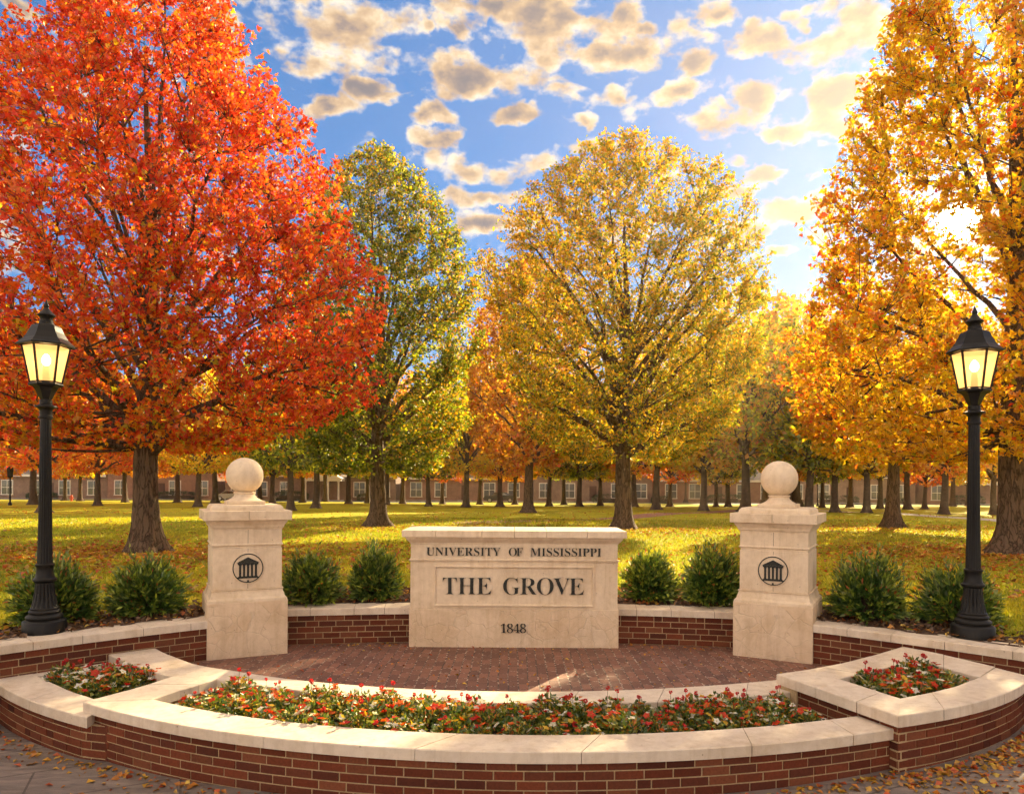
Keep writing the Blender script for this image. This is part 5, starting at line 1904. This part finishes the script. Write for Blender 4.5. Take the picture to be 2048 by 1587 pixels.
def house(x0, x1, y, z, wallm, h, label, porch, gable, wins):
    cx = (x0 + x1) / 2
    t = thing('brick_house', label, 'house', (cx, y, z), 0, 'low brick houses across the road')
    mb = MB()
    mb.box(x0 + .1, x1 - .1, y, y + 9, z - .8, z + h)
    mb.build('wall', wallm, t)
    mb = MB()
    e, rh = .5, 2.6
    zz = z + h
    vs = [(x0, y - e, zz), (x1, y - e, zz), (x1, y + 9 + e, zz), (x0, y + 9 + e, zz), (x0 + 3.5, y + 4.5, zz + rh), (x1 - 3.5, y + 4.5, zz + rh)]
    vs += [(x0, y - e, zz + .2), (x1, y - e, zz + .2), (x1, y + 9 + e, zz + .2), (x0, y + 9 + e, zz + .2)]
    mb.add(vs, [(3, 2, 1, 0), (0, 1, 7, 6), (1, 2, 8, 7), (2, 3, 9, 8), (3, 0, 6, 9), (6, 7, 5, 4), (7, 8, 5), (8, 9, 4, 5), (9, 6, 4)])
    rf = mb.build('roof', M['roofing'], t)
    mb = MB()
    mb.box(x0 + .02, x1 - .02, y - e - .04, y - e - .003, zz - .12, zz + .19)
    mb.build('gutter_board', M['white_paint'], rf)
    for fx in wins:
        window(t, x0 + fx * (x1 - x0), z + .65, 1.5, 1.95, y)
    dx = cx + porch
    mb = MB()
    mb.box(dx - .5, dx + .5, y - .05, y + .03, z + .15, z + 2.3)
    mb.build('door', M['door_paint'], t)
    if gable:
        mb = MB()
        mb.box(dx - 2.6, dx + 2.6, y - 2.4, y - .06, z - .5, z + .14)
        for c in (-2.3, -.85, .85, 2.3):
            mb.lathe([(.17, .14), (.17, .25), (.13, .28), (.12, 2.6), (.17, 2.65), (.17, 2.8)], 12, (dx + c, y - 2.15, z))
        mb.box(dx - 2.7, dx + 2.7, y - 2.5, y - .06, z + 2.8, z + 3.15)
        mb.add([(dx - 2.9, y - 2.6, z + 3.15), (dx + 2.9, y - 2.6, z + 3.15), (dx, y - 2.6, z + 4.6), (dx - 2.9, y - .06, z + 3.15), (dx + 2.9, y - .06, z + 3.15), (dx, y - .06, z + 4.6)],
               [(0, 1, 2), (5, 4, 3), (0, 3, 4, 1), (1, 4, 5, 2), (2, 5, 3, 0)])
        mb.build('porch', M['white_paint'], t)
    else:
        mb = MB()
        mb.box(dx - 1.0, dx + 1.0, y - 1.0, y - .06, z - .5, z + .13)
        mb.build('door_step', M['path_conc'], t)
    return t


hs = [(-104, -90), (-89.5, -75), (-74.5, -58), (-57.5, -42), (-41, -16.5), (-15.5, 2), (3, 20), (21, 38), (39, 58), (58.5, 73), (73.5, 90)]
hl = ['brown brick house at the far left end beyond the left lamp post', 'brown brick house seen left of the left lamp post', 'brick house seen between the left lamp post and the red maple trunk',
      'brick house seen between the red maple trunk and the left pillar', 'brick house with a white columned gable porch, right of the left pillar', 'brick house seen behind the left half of the sign top',
      'brick house seen behind the trunk of the golden tree', 'brick house seen between the golden tree trunk and the right pillar', 'brick house seen right of the right pillar, before the smaller amber tree',
      'brick house with a small white porch, left of the right lamp post', 'brick house at the far right behind the big right hand trunk']
for i, ((a, b), lab) in enumerate(zip(hs, hl)):
    zz = float(gz((a + b) / 2, 105))
    n = max(4, int((b - a) / 3.4))
    wn = [(k + .5) / n for k in range(n)]
    gab = i in (4, 9, 1)
    pd = 0.0 if not gab else (2.2 if i == 4 else 0)
    dx = ((a + b) / 2 + pd - a) / (b - a)
    clear = 3.0 / (b - a) if gab else 1.5 / (b - a)
    wn = [w for w in wn if abs(w - dx) > clear]
    house(a, b, 105 + (i % 3) * .6, zz, M['house_brick' if i % 2 else 'house_brick2'], (3.1, 3.7, 3.3, 4.3, 3.5, 3.2, 3.9)[i % 7], lab, pd, gab, wn)

# clipped hedges at the house fronts
hg = [(-80, 'dark hedge before the house left of the left lamp post'), (-66, 'dark hedge before the house right of the left lamp post'), (-47, 'dark hedge before the house left of the left pillar'),
      (-20, 'dark round bush right of the white columned porch'), (-31, 'dark round bush left of the white columned porch'), (14, 'dark hedge right of the golden tree trunk'), (21, 'long dark hedge midway between golden tree trunk and right pillar'),
      (30, 'dark hedge just left of the right pillar'), (46, 'dark bush first right of the right pillar'), (54, 'dark bush left of the smaller amber tree'), (64, 'dark hedge beside the small white porch')]
for i, (x, lab) in enumerate(hg):
    q = np.random.default_rng(300 + i)
    t = thing('clipped_hedge', lab, 'hedge', (x, 103.9, float(gz(x, 103.9))), 0, 'hedges before the brick houses')
    n = 900
    lx_, lz_ = q.uniform(1.2, 3.2), q.uniform(.7, 1.2)
    u = unit(q.normal(0, 1, (n, 3)))
    c = np.abs(u) ** .6 * np.sign(u) * np.array([lx_, .55, lz_ * .55]) + [0, 0, lz_ * .5]
    V, Fq = kites(c, unit(u + q.normal(0, .5, (n, 3))), unit(q.normal(0, 1, (n, 3))), q.uniform(.15, .3, n), q.uniform(.12, .2, n))
    lc = np.repeat(np.array([[.025, .045, .014]]) * q.uniform(.5, 1.6, (n, 1)), 4, 0)
    link('foliage', mesh_np('foliage', V, [Fq], col=lc, mats=[M['shrub']]), t)
    mb = MB()
    mb.box(x - lx_ * .7, x + lx_ * .7, 103.7, 104.1, t.location.z - .1, t.location.z + lz_ * .6)
    mb.build('branches', M['bark_far'], t)

# parked cars
M['tyre'] = plain_mat('tyre_rubber', (.02, .02, .02), .8)
M['chrome'] = plain_mat('wheel_rim', (.5, .5, .5), .3, .8)
M['car_glass'] = plain_mat('car_glass', (.03, .035, .04), .05, 0, .8)


def car(x, y, z, paint, label, rz=0.0):
    t = thing('parked_car', label, 'car', (x, y, z), rz, 'cars parked along the road')
    T = t.matrix_basis

    def w(mb):
        mb.v = [tuple(T @ Vector(p)) for p in mb.v]
        return mb
    side = [(-2.15, .32), (-2.2, .62), (-2.05, .86), (-1.35, .95), (-.75, 1.38), (.75, 1.42), (1.45, .98), (2.05, .90), (2.2, .62), (2.15, .32)]
    mb = MB()
    n = len(side)
    vs = []
    for yy, k in ((-.86, .97), (-.80, 1.0), (.80, 1.0), (.86, .97)):
        vs += [(px * k, yy * (.86 if pz > 1.2 else 1), pz) for px, pz in side]
    fs = [(r * n + i, r * n + (i + 1) % n, (r + 1) * n + (i + 1) % n, (r + 1) * n + i) for r in range(3) for i in range(n)]
    fs += [tuple(range(n)), tuple(3 * n + i for i in reversed(range(n)))]
    mb.add(vs, fs)
    w(mb).build('body', paint, t)
    mb = MB()
    for s in (-1, 1):
        gl = [(-1.22, .97), (-.72, 1.32), (.70, 1.35), (1.25, .99)]
        mb.add([(px, s * (.868 - .125 * (pz - .97) / .4), pz) for px, pz in gl], [(0, 1, 2, 3)])
    w(mb).build('window', M['car_glass'], t)
    for sx_ in (-1.35, 1.35):
        for s in (-1, 1):
            mb = MB()
            k = 18
            vs = [(sx_ + r * math.cos(2 * math.pi * i / k), s * yy, .32 + r * math.sin(2 * math.pi * i / k)) for yy, r in ((.70, .32), (.88, .32), (.89, .20)) for i in range(k)]
            mb.add(vs, [(r * k + i, r * k + (i + 1) % k, (r + 1) * k + (i + 1) % k, (r + 1) * k + i) for r in range(2) for i in range(k)])
            wh = w(mb).build('wheel', M['tyre'], t)
            mb = MB()
            mb.add([(sx_ + .21 * math.cos(2 * math.pi * i / k), s * .885, .32 + .21 * math.sin(2 * math.pi * i / k)) for i in range(k)], [tuple(range(k))])
            w(mb).build('rim', M['chrome'], wh)
    for s in (-1, 1):
        mb = MB()
        mb.box(2.10, 2.19, s * .62 - .16, s * .62 + .16, .60, .74)
        w(mb).build('headlight', M['white_paint'], t)


M['car_white'] = plain_mat('white_car_paint', (.72, .72, .72), .25)
M['car_grey'] = plain_mat('silver_car_paint', (.36, .37, .38), .25, .3)
M['car_dark'] = plain_mat('dark_car_paint', (.05, .055, .06), .22)
for px, m_, lab in ((465, 'car_grey', 'silver parked car at the road left of the left pillar'),                      (1000, 'car_dark', 'dark parked car far behind the middle of the sign')):
    x = (px - CX) / F * 99.6
    car(x, 99.6, float(gz(x, 99.6)) + .02, M[m_], lab)

# two small posts on the far lawn
def far_lamp(px, py, hh, label, globe):
    loc = on_lawn(px, py)
    t = thing('park_lamp', label, 'park lamp', loc)
    x, y, z = loc
    mb = MB()
    mb.lathe([(.16, -.1), (.16, .15), (.07, .3), (.055, hh)], 12, loc)
    mb.build('post', M['iron'], t, smooth=True)
    mb = MB()
    if globe:
        mb.lathe([(.02, hh), (.12, hh + .05), (.2, hh + .2), (.12, hh + .36), (.01, hh + .4)], 14, loc)
        mb.build('globe', M['white_paint'], t, smooth=True)
    else:
        mb.lathe([(.10, hh), (.22, hh + .08), (.26, hh + .75), (.3, hh + .8), (.05, hh + 1.05), (.01, hh + 1.15)], 6, loc)
        mb.build('lantern', M['iron'], t)


far_lamp(20, 1010, 2.3, 'distant dark lantern post at the left edge before the house', False)
far_lamp(1635, 1012, 2.6, 'distant park lamp with a small white globe right of the right pillar', True)
loc = on_lawn(143, 1002)
t = thing('fire_hydrant', 'small orange red hydrant at the far lawn edge right of the left lamp post', 'hydrant', loc)
mb = MB()
mb.lathe([(.2, -.05), (.2, .06), (.13, .08), (.13, .55), (.17, .57), (.17, .62), (.12, .72), (.03, .78), (.02, .84)], 14, loc)
M['hydrant'] = plain_mat('hydrant_paint', (.55, .09, .03), .5)
mb.build('barrel', M['hydrant'], t, smooth=True)
mb = MB()
mb.box(loc[0] - .26, loc[0] + .26, loc[1] - .06, loc[1] + .06, loc[2] + .36, loc[2] + .48)
mb.build('nozzle', M['hydrant'], t)

# ------------------------------------------------------------------ sky
w = bpy.data.worlds.new('World')
S.world = w
w.use_nodes = True
nt = w.node_tree
nt.nodes.clear()
out = nd(nt, 'ShaderNodeOutputWorld')
LAMP_EL = math.asin(SUN[2]) + R(8.0)
sun_az = math.atan2(SUN[0], SUN[1])
sky = nd(nt, 'ShaderNodeTexSky', sky_type='NISHITA')
sky.sun_disc = False
sky.sun_elevation = LAMP_EL
sky.sun_rotation = sun_az
sky.air_density = 1.0
sky.dust_density = .35
sky.ozone_density = 1.5
tc = nd(nt, 'ShaderNodeTexCoord')
dirv = tc.outputs['Generated']
sep = nd(nt, 'ShaderNodeSeparateXYZ')
ln(nt, dirv, sep.inputs[0])
az = math_(nt, 'ARCTAN2', sep.outputs[0], sep.outputs[1])
el = math_(nt, 'ARCSINE', sep.outputs[2])
ae = nd(nt, 'ShaderNodeCombineXYZ')
ln(nt, az, ae.inputs[0])
ln(nt, el, ae.inputs[1])
AE = ae.outputs[0]
# flat cloud layer coordinates
den = math_(nt, 'ADD', math_(nt, 'MAXIMUM', sep.outputs[2], 0.0), .07)
pl_ = nd(nt, 'ShaderNodeCombineXYZ')
ln(nt, math_(nt, 'DIVIDE', sep.outputs[0], den), pl_.inputs[0])
ln(nt, math_(nt, 'DIVIDE', sep.outputs[1], den), pl_.inputs[1])
PL = pl_.outputs[0]
# named clouds of the photo: centre and half size in pixels
CL = [(690, 60, 150, 95), (1120, 50, 150, 100), (950, 150, 140, 60), (1185, 110, 75, 50), (745, 180, 55, 28), (655, 215, 60, 32), (850, 232, 55, 22), (1030, 228, 60, 24), (1240, 200, 62, 30), (1305, 105, 72, 42),
      (1390, 115, 66, 36), (1520, 85, 72, 38), (1690, 70, 110, 80), (1370, 178, 60, 26), (1500, 190, 70, 46), (1430, 258, 92, 36), (1640, 250, 120, 42), (950, 345, 92, 30), (860, 280, 60, 26), (975, 395, 80, 22),
      (1080, 335, 48, 22), (1550, 270, 50, 22), (1600, 425, 110, 34), (1500, 465, 60, 24), (960, 450, 92, 26), (1480, 380, 60, 18), (1540, 350, 66, 18), (1545, 508, 55, 12), (30, 15, 60, 24), (1160, 240, 40, 18),
      (940, 10, 60, 26), (1250, 25, 40, 40), (1290, 60, 36, 24), (905, 60, 40, 26), (1430, 15, 60, 30), (860, 60, 40, 18), (1700, 190, 90, 40), (1280, 470, 70, 16), (1180, 290, 60, 16), (420, 60, 60, 50), (620, 120, 60, 50)]
dmin = None
CS = 1.0
wn = noise(nt, AE, 15, 5, .62)
wv = nt.nodes.new('ShaderNodeVectorMath')
wv.operation = 'MULTIPLY_ADD'
ln(nt, wn.outputs['Color'], wv.inputs[0])
wv.inputs[1].default_value = (.060, .040, 0)
wv.inputs[2].default_value = (0, 0, 0)
wa = nt.nodes.new('ShaderNodeVectorMath')
wa.operation = 'ADD'
ln(nt, wv.outputs[0], wa.inputs[0])
ln(nt, AE, wa.inputs[1])
off = nt.nodes.new('ShaderNodeVectorMath')
off.operation = 'SUBTRACT'
ln(nt, wa.outputs[0], off.inputs[0])
off.inputs[1].default_value = (.030, .020, 0)
for px, py, rx, ry in CL:
    d = Vector(ray(px, py)).normalized()
    a0, e0 = math.atan2(d.x, d.y), math.asin(d.z)
    d2 = Vector(ray(px + rx, py)).normalized()
    d3 = Vector(ray(px, py - ry)).normalized()
    ra, re = abs(math.atan2(d2.x, d2.y) - a0) * CS, abs(math.asin(d3.z) - e0) * CS
    v = nt.nodes.new('ShaderNodeVectorMath')
    v.operation = 'MULTIPLY_ADD'
    ln(nt, off.outputs[0], v.inputs[0])
    v.inputs[1].default_value = (1 / ra, 1 / re, 0)
    v.inputs[2].default_value = (-a0 / ra, -e0 / re, 0)
    l = nt.nodes.new('ShaderNodeVectorMath')
    l.operation = 'LENGTH'
    ln(nt, v.outputs[0], l.inputs[0])
    dmin = l.outputs['Value'] if dmin is None else math_(nt, 'MINIMUM', dmin, l.outputs['Value'])
blob = math_(nt, 'SUBTRACT', 1.0, dmin)
blob = math_(nt, 'MAXIMUM', blob, -.6)
ms_ = nt.nodes.new('ShaderNodeVectorMath')
ms_.operation = 'MULTIPLY'
ln(nt, AE, ms_.inputs[0])
ms_.inputs[1].default_value = (.75, 1.25, 1)
AEs = ms_.outputs[0]
f1 = noise(nt, PL, 2.3, 8, .58, .25)
f2 = noise(nt, AEs, 30, 7, .60)
# elsewhere in the sky (overhead and behind) the clouds come from the layer noise alone
front = nd(nt, 'ShaderNodeMapRange')
ln(nt, math_(nt, 'ABSOLUTE', az), front.inputs[0])
front.inputs[1].default_value, front.inputs[2].default_value = .60, .85
lowf = nd(nt, 'ShaderNodeMapRange')
ln(nt, el, lowf.inputs[0])
lowf.inputs[1].default_value, lowf.inputs[2].default_value = .56, .70
other = math_(nt, 'MAXIMUM', front.outputs[0], lowf.outputs[0])
gen = math_(nt, 'MULTIPLY', math_(nt, 'SUBTRACT', f1.outputs[0], .46), 3.4)
sel = nt.nodes.new('ShaderNodeMix')
ln(nt, other, sel.inputs[0])
f3 = noise(nt, AEs, 22, 3, .5)
loc_ = math_(nt, 'ADD', math_(nt, 'MULTIPLY', blob, .72), math_(nt, 'MULTIPLY', math_(nt, 'SUBTRACT', f3.outputs[0], .5), 2.2))
stray = math_(nt, 'MULTIPLY', math_(nt, 'SUBTRACT', noise(nt, AEs, 19, 3, .5, .4).outputs[0], .575), 3.2)
gap = nd(nt, 'ShaderNodeMapRange')
ln(nt, el, gap.inputs[0])
gap.inputs[1].default_value, gap.inputs[2].default_value = .14, .30
stray = math_(nt, 'ADD', stray, math_(nt, 'MULTIPLY', math_(nt, 'SUBTRACT', gap.outputs[0], 1.0), .5))
loc_ = math_(nt, 'MAXIMUM', loc_, stray)
ln(nt, loc_, sel.inputs[2])
ln(nt, gen, sel.inputs[3])
dens = math_(nt, 'ADD', sel.outputs[0], math_(nt, 'MULTIPLY', math_(nt, 'SUBTRACT', f2.outputs[0], .5), 1.5))
mask = nd(nt, 'ShaderNodeMapRange', interpolation_type='SMOOTHSTEP')
ln(nt, dens, mask.inputs[0])
mask.inputs[1].default_value, mask.inputs[2].default_value = -.06, .42
# how near the sun
dp = nt.nodes.new('ShaderNodeVectorMath')
dp.operation = 'DOT_PRODUCT'
ln(nt, dirv, dp.inputs[0])
dp.inputs[1].default_value = tuple(SUN)
cosg = math_(nt, 'MAXIMUM', dp.outputs['Value'], 0.0)
# cloud colour: thin rims glow, thick hearts are grey brown; unseen clouds behind and overhead are brightened as added fill light
lit = noise(nt, AE, 30, 7, .60)
sh_ = nt.nodes.new('ShaderNodeVectorMath')
sh_.operation = 'ADD'
ln(nt, AEs, sh_.inputs[0])
sh_.inputs[1].default_value = (.010, -.012, 0)
ln(nt, sh_.outputs[0], lit.inputs['Vector'])
relief = math_(nt, 'MULTIPLY', math_(nt, 'SUBTRACT', f2.outputs[0], lit.outputs[0]), 1.7)
big = noise(nt, AEs, 6.5, 3, .5)
thick = math_(nt, 'ADD', math_(nt, 'SUBTRACT', dens, relief), math_(nt, 'MULTIPLY', math_(nt, 'SUBTRACT', big.outputs[0], .5), 1.2))
core = ramp(nt, thick, [(.02, (1.45, 1.25, .98)), (.20, (1.30, 1.00, .64)), (.46, (.96, .66, .40)), (.74, (.54, .42, .36)), (1.0, (.37, .33, .34))])
facing = nd(nt, 'ShaderNodeMapRange')  # weight of the added fill from clouds behind the viewer
ln(nt, dp.outputs['Value'], facing.inputs[0])
facing.inputs[1].default_value, facing.inputs[2].default_value = .35, -.75
facing.inputs[3].default_value, facing.inputs[4].default_value = 0, 1
over = nd(nt, 'ShaderNodeMapRange')
ln(nt, el, over.inputs[0])
over.inputs[1].default_value, over.inputs[2].default_value = .62, .95
fill_fac = math_(nt, 'MAXIMUM', facing.outputs[0], math_(nt, 'MULTIPLY', over.outputs[0], .7))
ccol = mixc(nt, fill_fac, core.outputs[0], (5.3, 3.95, 2.6))
near = math_(nt, 'POWER', cosg, 24.0)
ccol = mixc(nt, math_(nt, 'MULTIPLY', near, .5), ccol, (1.6, 1.25, .82))
CLOUD_STRENGTH = .24
bgc = nd(nt, 'ShaderNodeBackground', Strength=CLOUD_STRENGTH)
ln(nt, ccol, bgc.inputs[0])
bgs = nd(nt, 'ShaderNodeBackground', Strength=SKY_STRENGTH)
gm = nd(nt, 'ShaderNodeGamma')
gm.inputs[1].default_value = .62
ln(nt, sky.outputs[0], gm.inputs[0])
skyc = mixc(nt, 1.0, gm.outputs[0], (.195, .45, .79), 'MULTIPLY')
ln(nt, skyc, bgs.inputs[0])
mx_ = nd(nt, 'ShaderNodeMixShader')
ln(nt, math_(nt, 'MULTIPLY', mask.outputs[0], .95), mx_.inputs[0])
ln(nt, bgs.outputs[0], mx_.inputs[1])
ln(nt, bgc.outputs[0], mx_.inputs[2])
# the sun's disc and its aureole
disc = nd(nt, 'ShaderNodeMapRange', interpolation_type='SMOOTHSTEP')
ln(nt, dp.outputs['Value'], disc.inputs[0])
disc.inputs[1].default_value, disc.inputs[2].default_value = math.cos(R(1.35)), math.cos(R(.9))
glow = math_(nt, 'ADD', math_(nt, 'MULTIPLY', disc.outputs[0], 16.0), math_(nt, 'ADD', math_(nt, 'MULTIPLY', math_(nt, 'POWER', cosg, 420.0), .22), math_(nt, 'MULTIPLY', math_(nt, 'POWER', cosg, 14.0), .02)))
bgg = nd(nt, 'ShaderNodeBackground')
bgg.inputs[0].default_value = (1, .78, .48, 1)
ln(nt, glow, bgg.inputs[1])
# warm band of air over the horizon on the sun's side
hb = nd(nt, 'ShaderNodeMapRange', interpolation_type='SMOOTHSTEP')
ln(nt, el, hb.inputs[0])
hb.inputs[1].default_value, hb.inputs[2].default_value = .30, .02
hb.inputs[3].default_value, hb.inputs[4].default_value = 0, 1
band = math_(nt, 'MULTIPLY', hb.outputs[0], math_(nt, 'MULTIPLY', math_(nt, 'POWER', cosg, 3.0), .13))
glow = math_(nt, 'ADD', glow, band)
ln(nt, glow, bgg.inputs[1])
ad = nd(nt, 'ShaderNodeAddShader')
ln(nt, mx_.outputs[0], ad.inputs[0])
ln(nt, bgg.outputs[0], ad.inputs[1])
ln(nt, ad.outputs[0], out.inputs[0])
w.cycles.sampling_method = 'MANUAL'
w.cycles.sample_map_resolution = 1024

# ------------------------------------------------------------------ sun lamp
sl = bpy.data.lights.new('sun', 'SUN')
sl.energy = SUN_STRENGTH
sl.angle = R(.6)
sl.color = (1.0, .79, .46)
so = bpy.data.objects.new('sun', sl)
COL.objects.link(so)
so.rotation_euler = Vector((-math.sin(sun_az) * math.cos(LAMP_EL), -math.cos(sun_az) * math.cos(LAMP_EL), -math.sin(LAMP_EL))).to_track_quat('-Z', 'Y').to_euler()

# ------------------------------------------------------------------ haze
if HAZE:
    m = bpy.data.materials.new('haze_air')
    m.use_nodes = True
    hnt = m.node_tree
    hnt.nodes.clear()
    o_ = nd(hnt, 'ShaderNodeOutputMaterial')
    pv = nd(hnt, 'ShaderNodeVolumePrincipled')
    pv.inputs['Color'].default_value = (1.0, .80, .55, 1)
    pv.inputs['Density'].default_value = HAZE
    pv.inputs['Anisotropy'].default_value = .70
    ln(hnt, pv.outputs[0], o_.inputs['Volume'])
    mb = MB()
    mb.box(-265, 265, -45, 425, -3.0, 26)
    hz = mb.build('haze', m, None, kind='stuff')

# ------------------------------------------------------------------ camera and render settings
cam = bpy.data.cameras.new('camera')
co = bpy.data.objects.new('camera', cam)
COL.objects.link(co)
cam.sensor_width = 36
cam.lens = 36 * F / W_PX
cam.shift_y = (CY - 793.5) / W_PX
cam.clip_start = .05
cam.clip_end = 3000
co.matrix_world = Matrix.Translation((0, 0, CZ)) @ Matrix.Rotation(math.pi / 2, 4, 'X') @ Matrix.Rotation(ROLL, 4, 'Z')
S.camera = co
S.render.engine = 'CYCLES'
c = S.cycles
c.use_denoising = True
try:
    c.denoiser = 'OPENIMAGEDENOISE'
except Exception:
    pass
c.use_adaptive_sampling = True
c.adaptive_threshold = .035
c.adaptive_min_samples = 20
c.max_bounces = 7
c.diffuse_bounces = 4
c.glossy_bounces = 2
c.transmission_bounces = 5
c.transparent_max_bounces = 6
c.volume_bounces = 0
c.volume_step_rate = 8
c.volume_max_steps = 64
c.sample_clamp_indirect = 6
c.caustics_reflective = False
c.caustics_refractive = False
S.render.use_persistent_data = False
vs_ = S.view_settings
vs_.view_transform = 'Standard'
vs_.look = 'None'
vs_.gamma = 1
vs_.exposure = EXPOSURE
S.display_settings.display_device = 'sRGB'
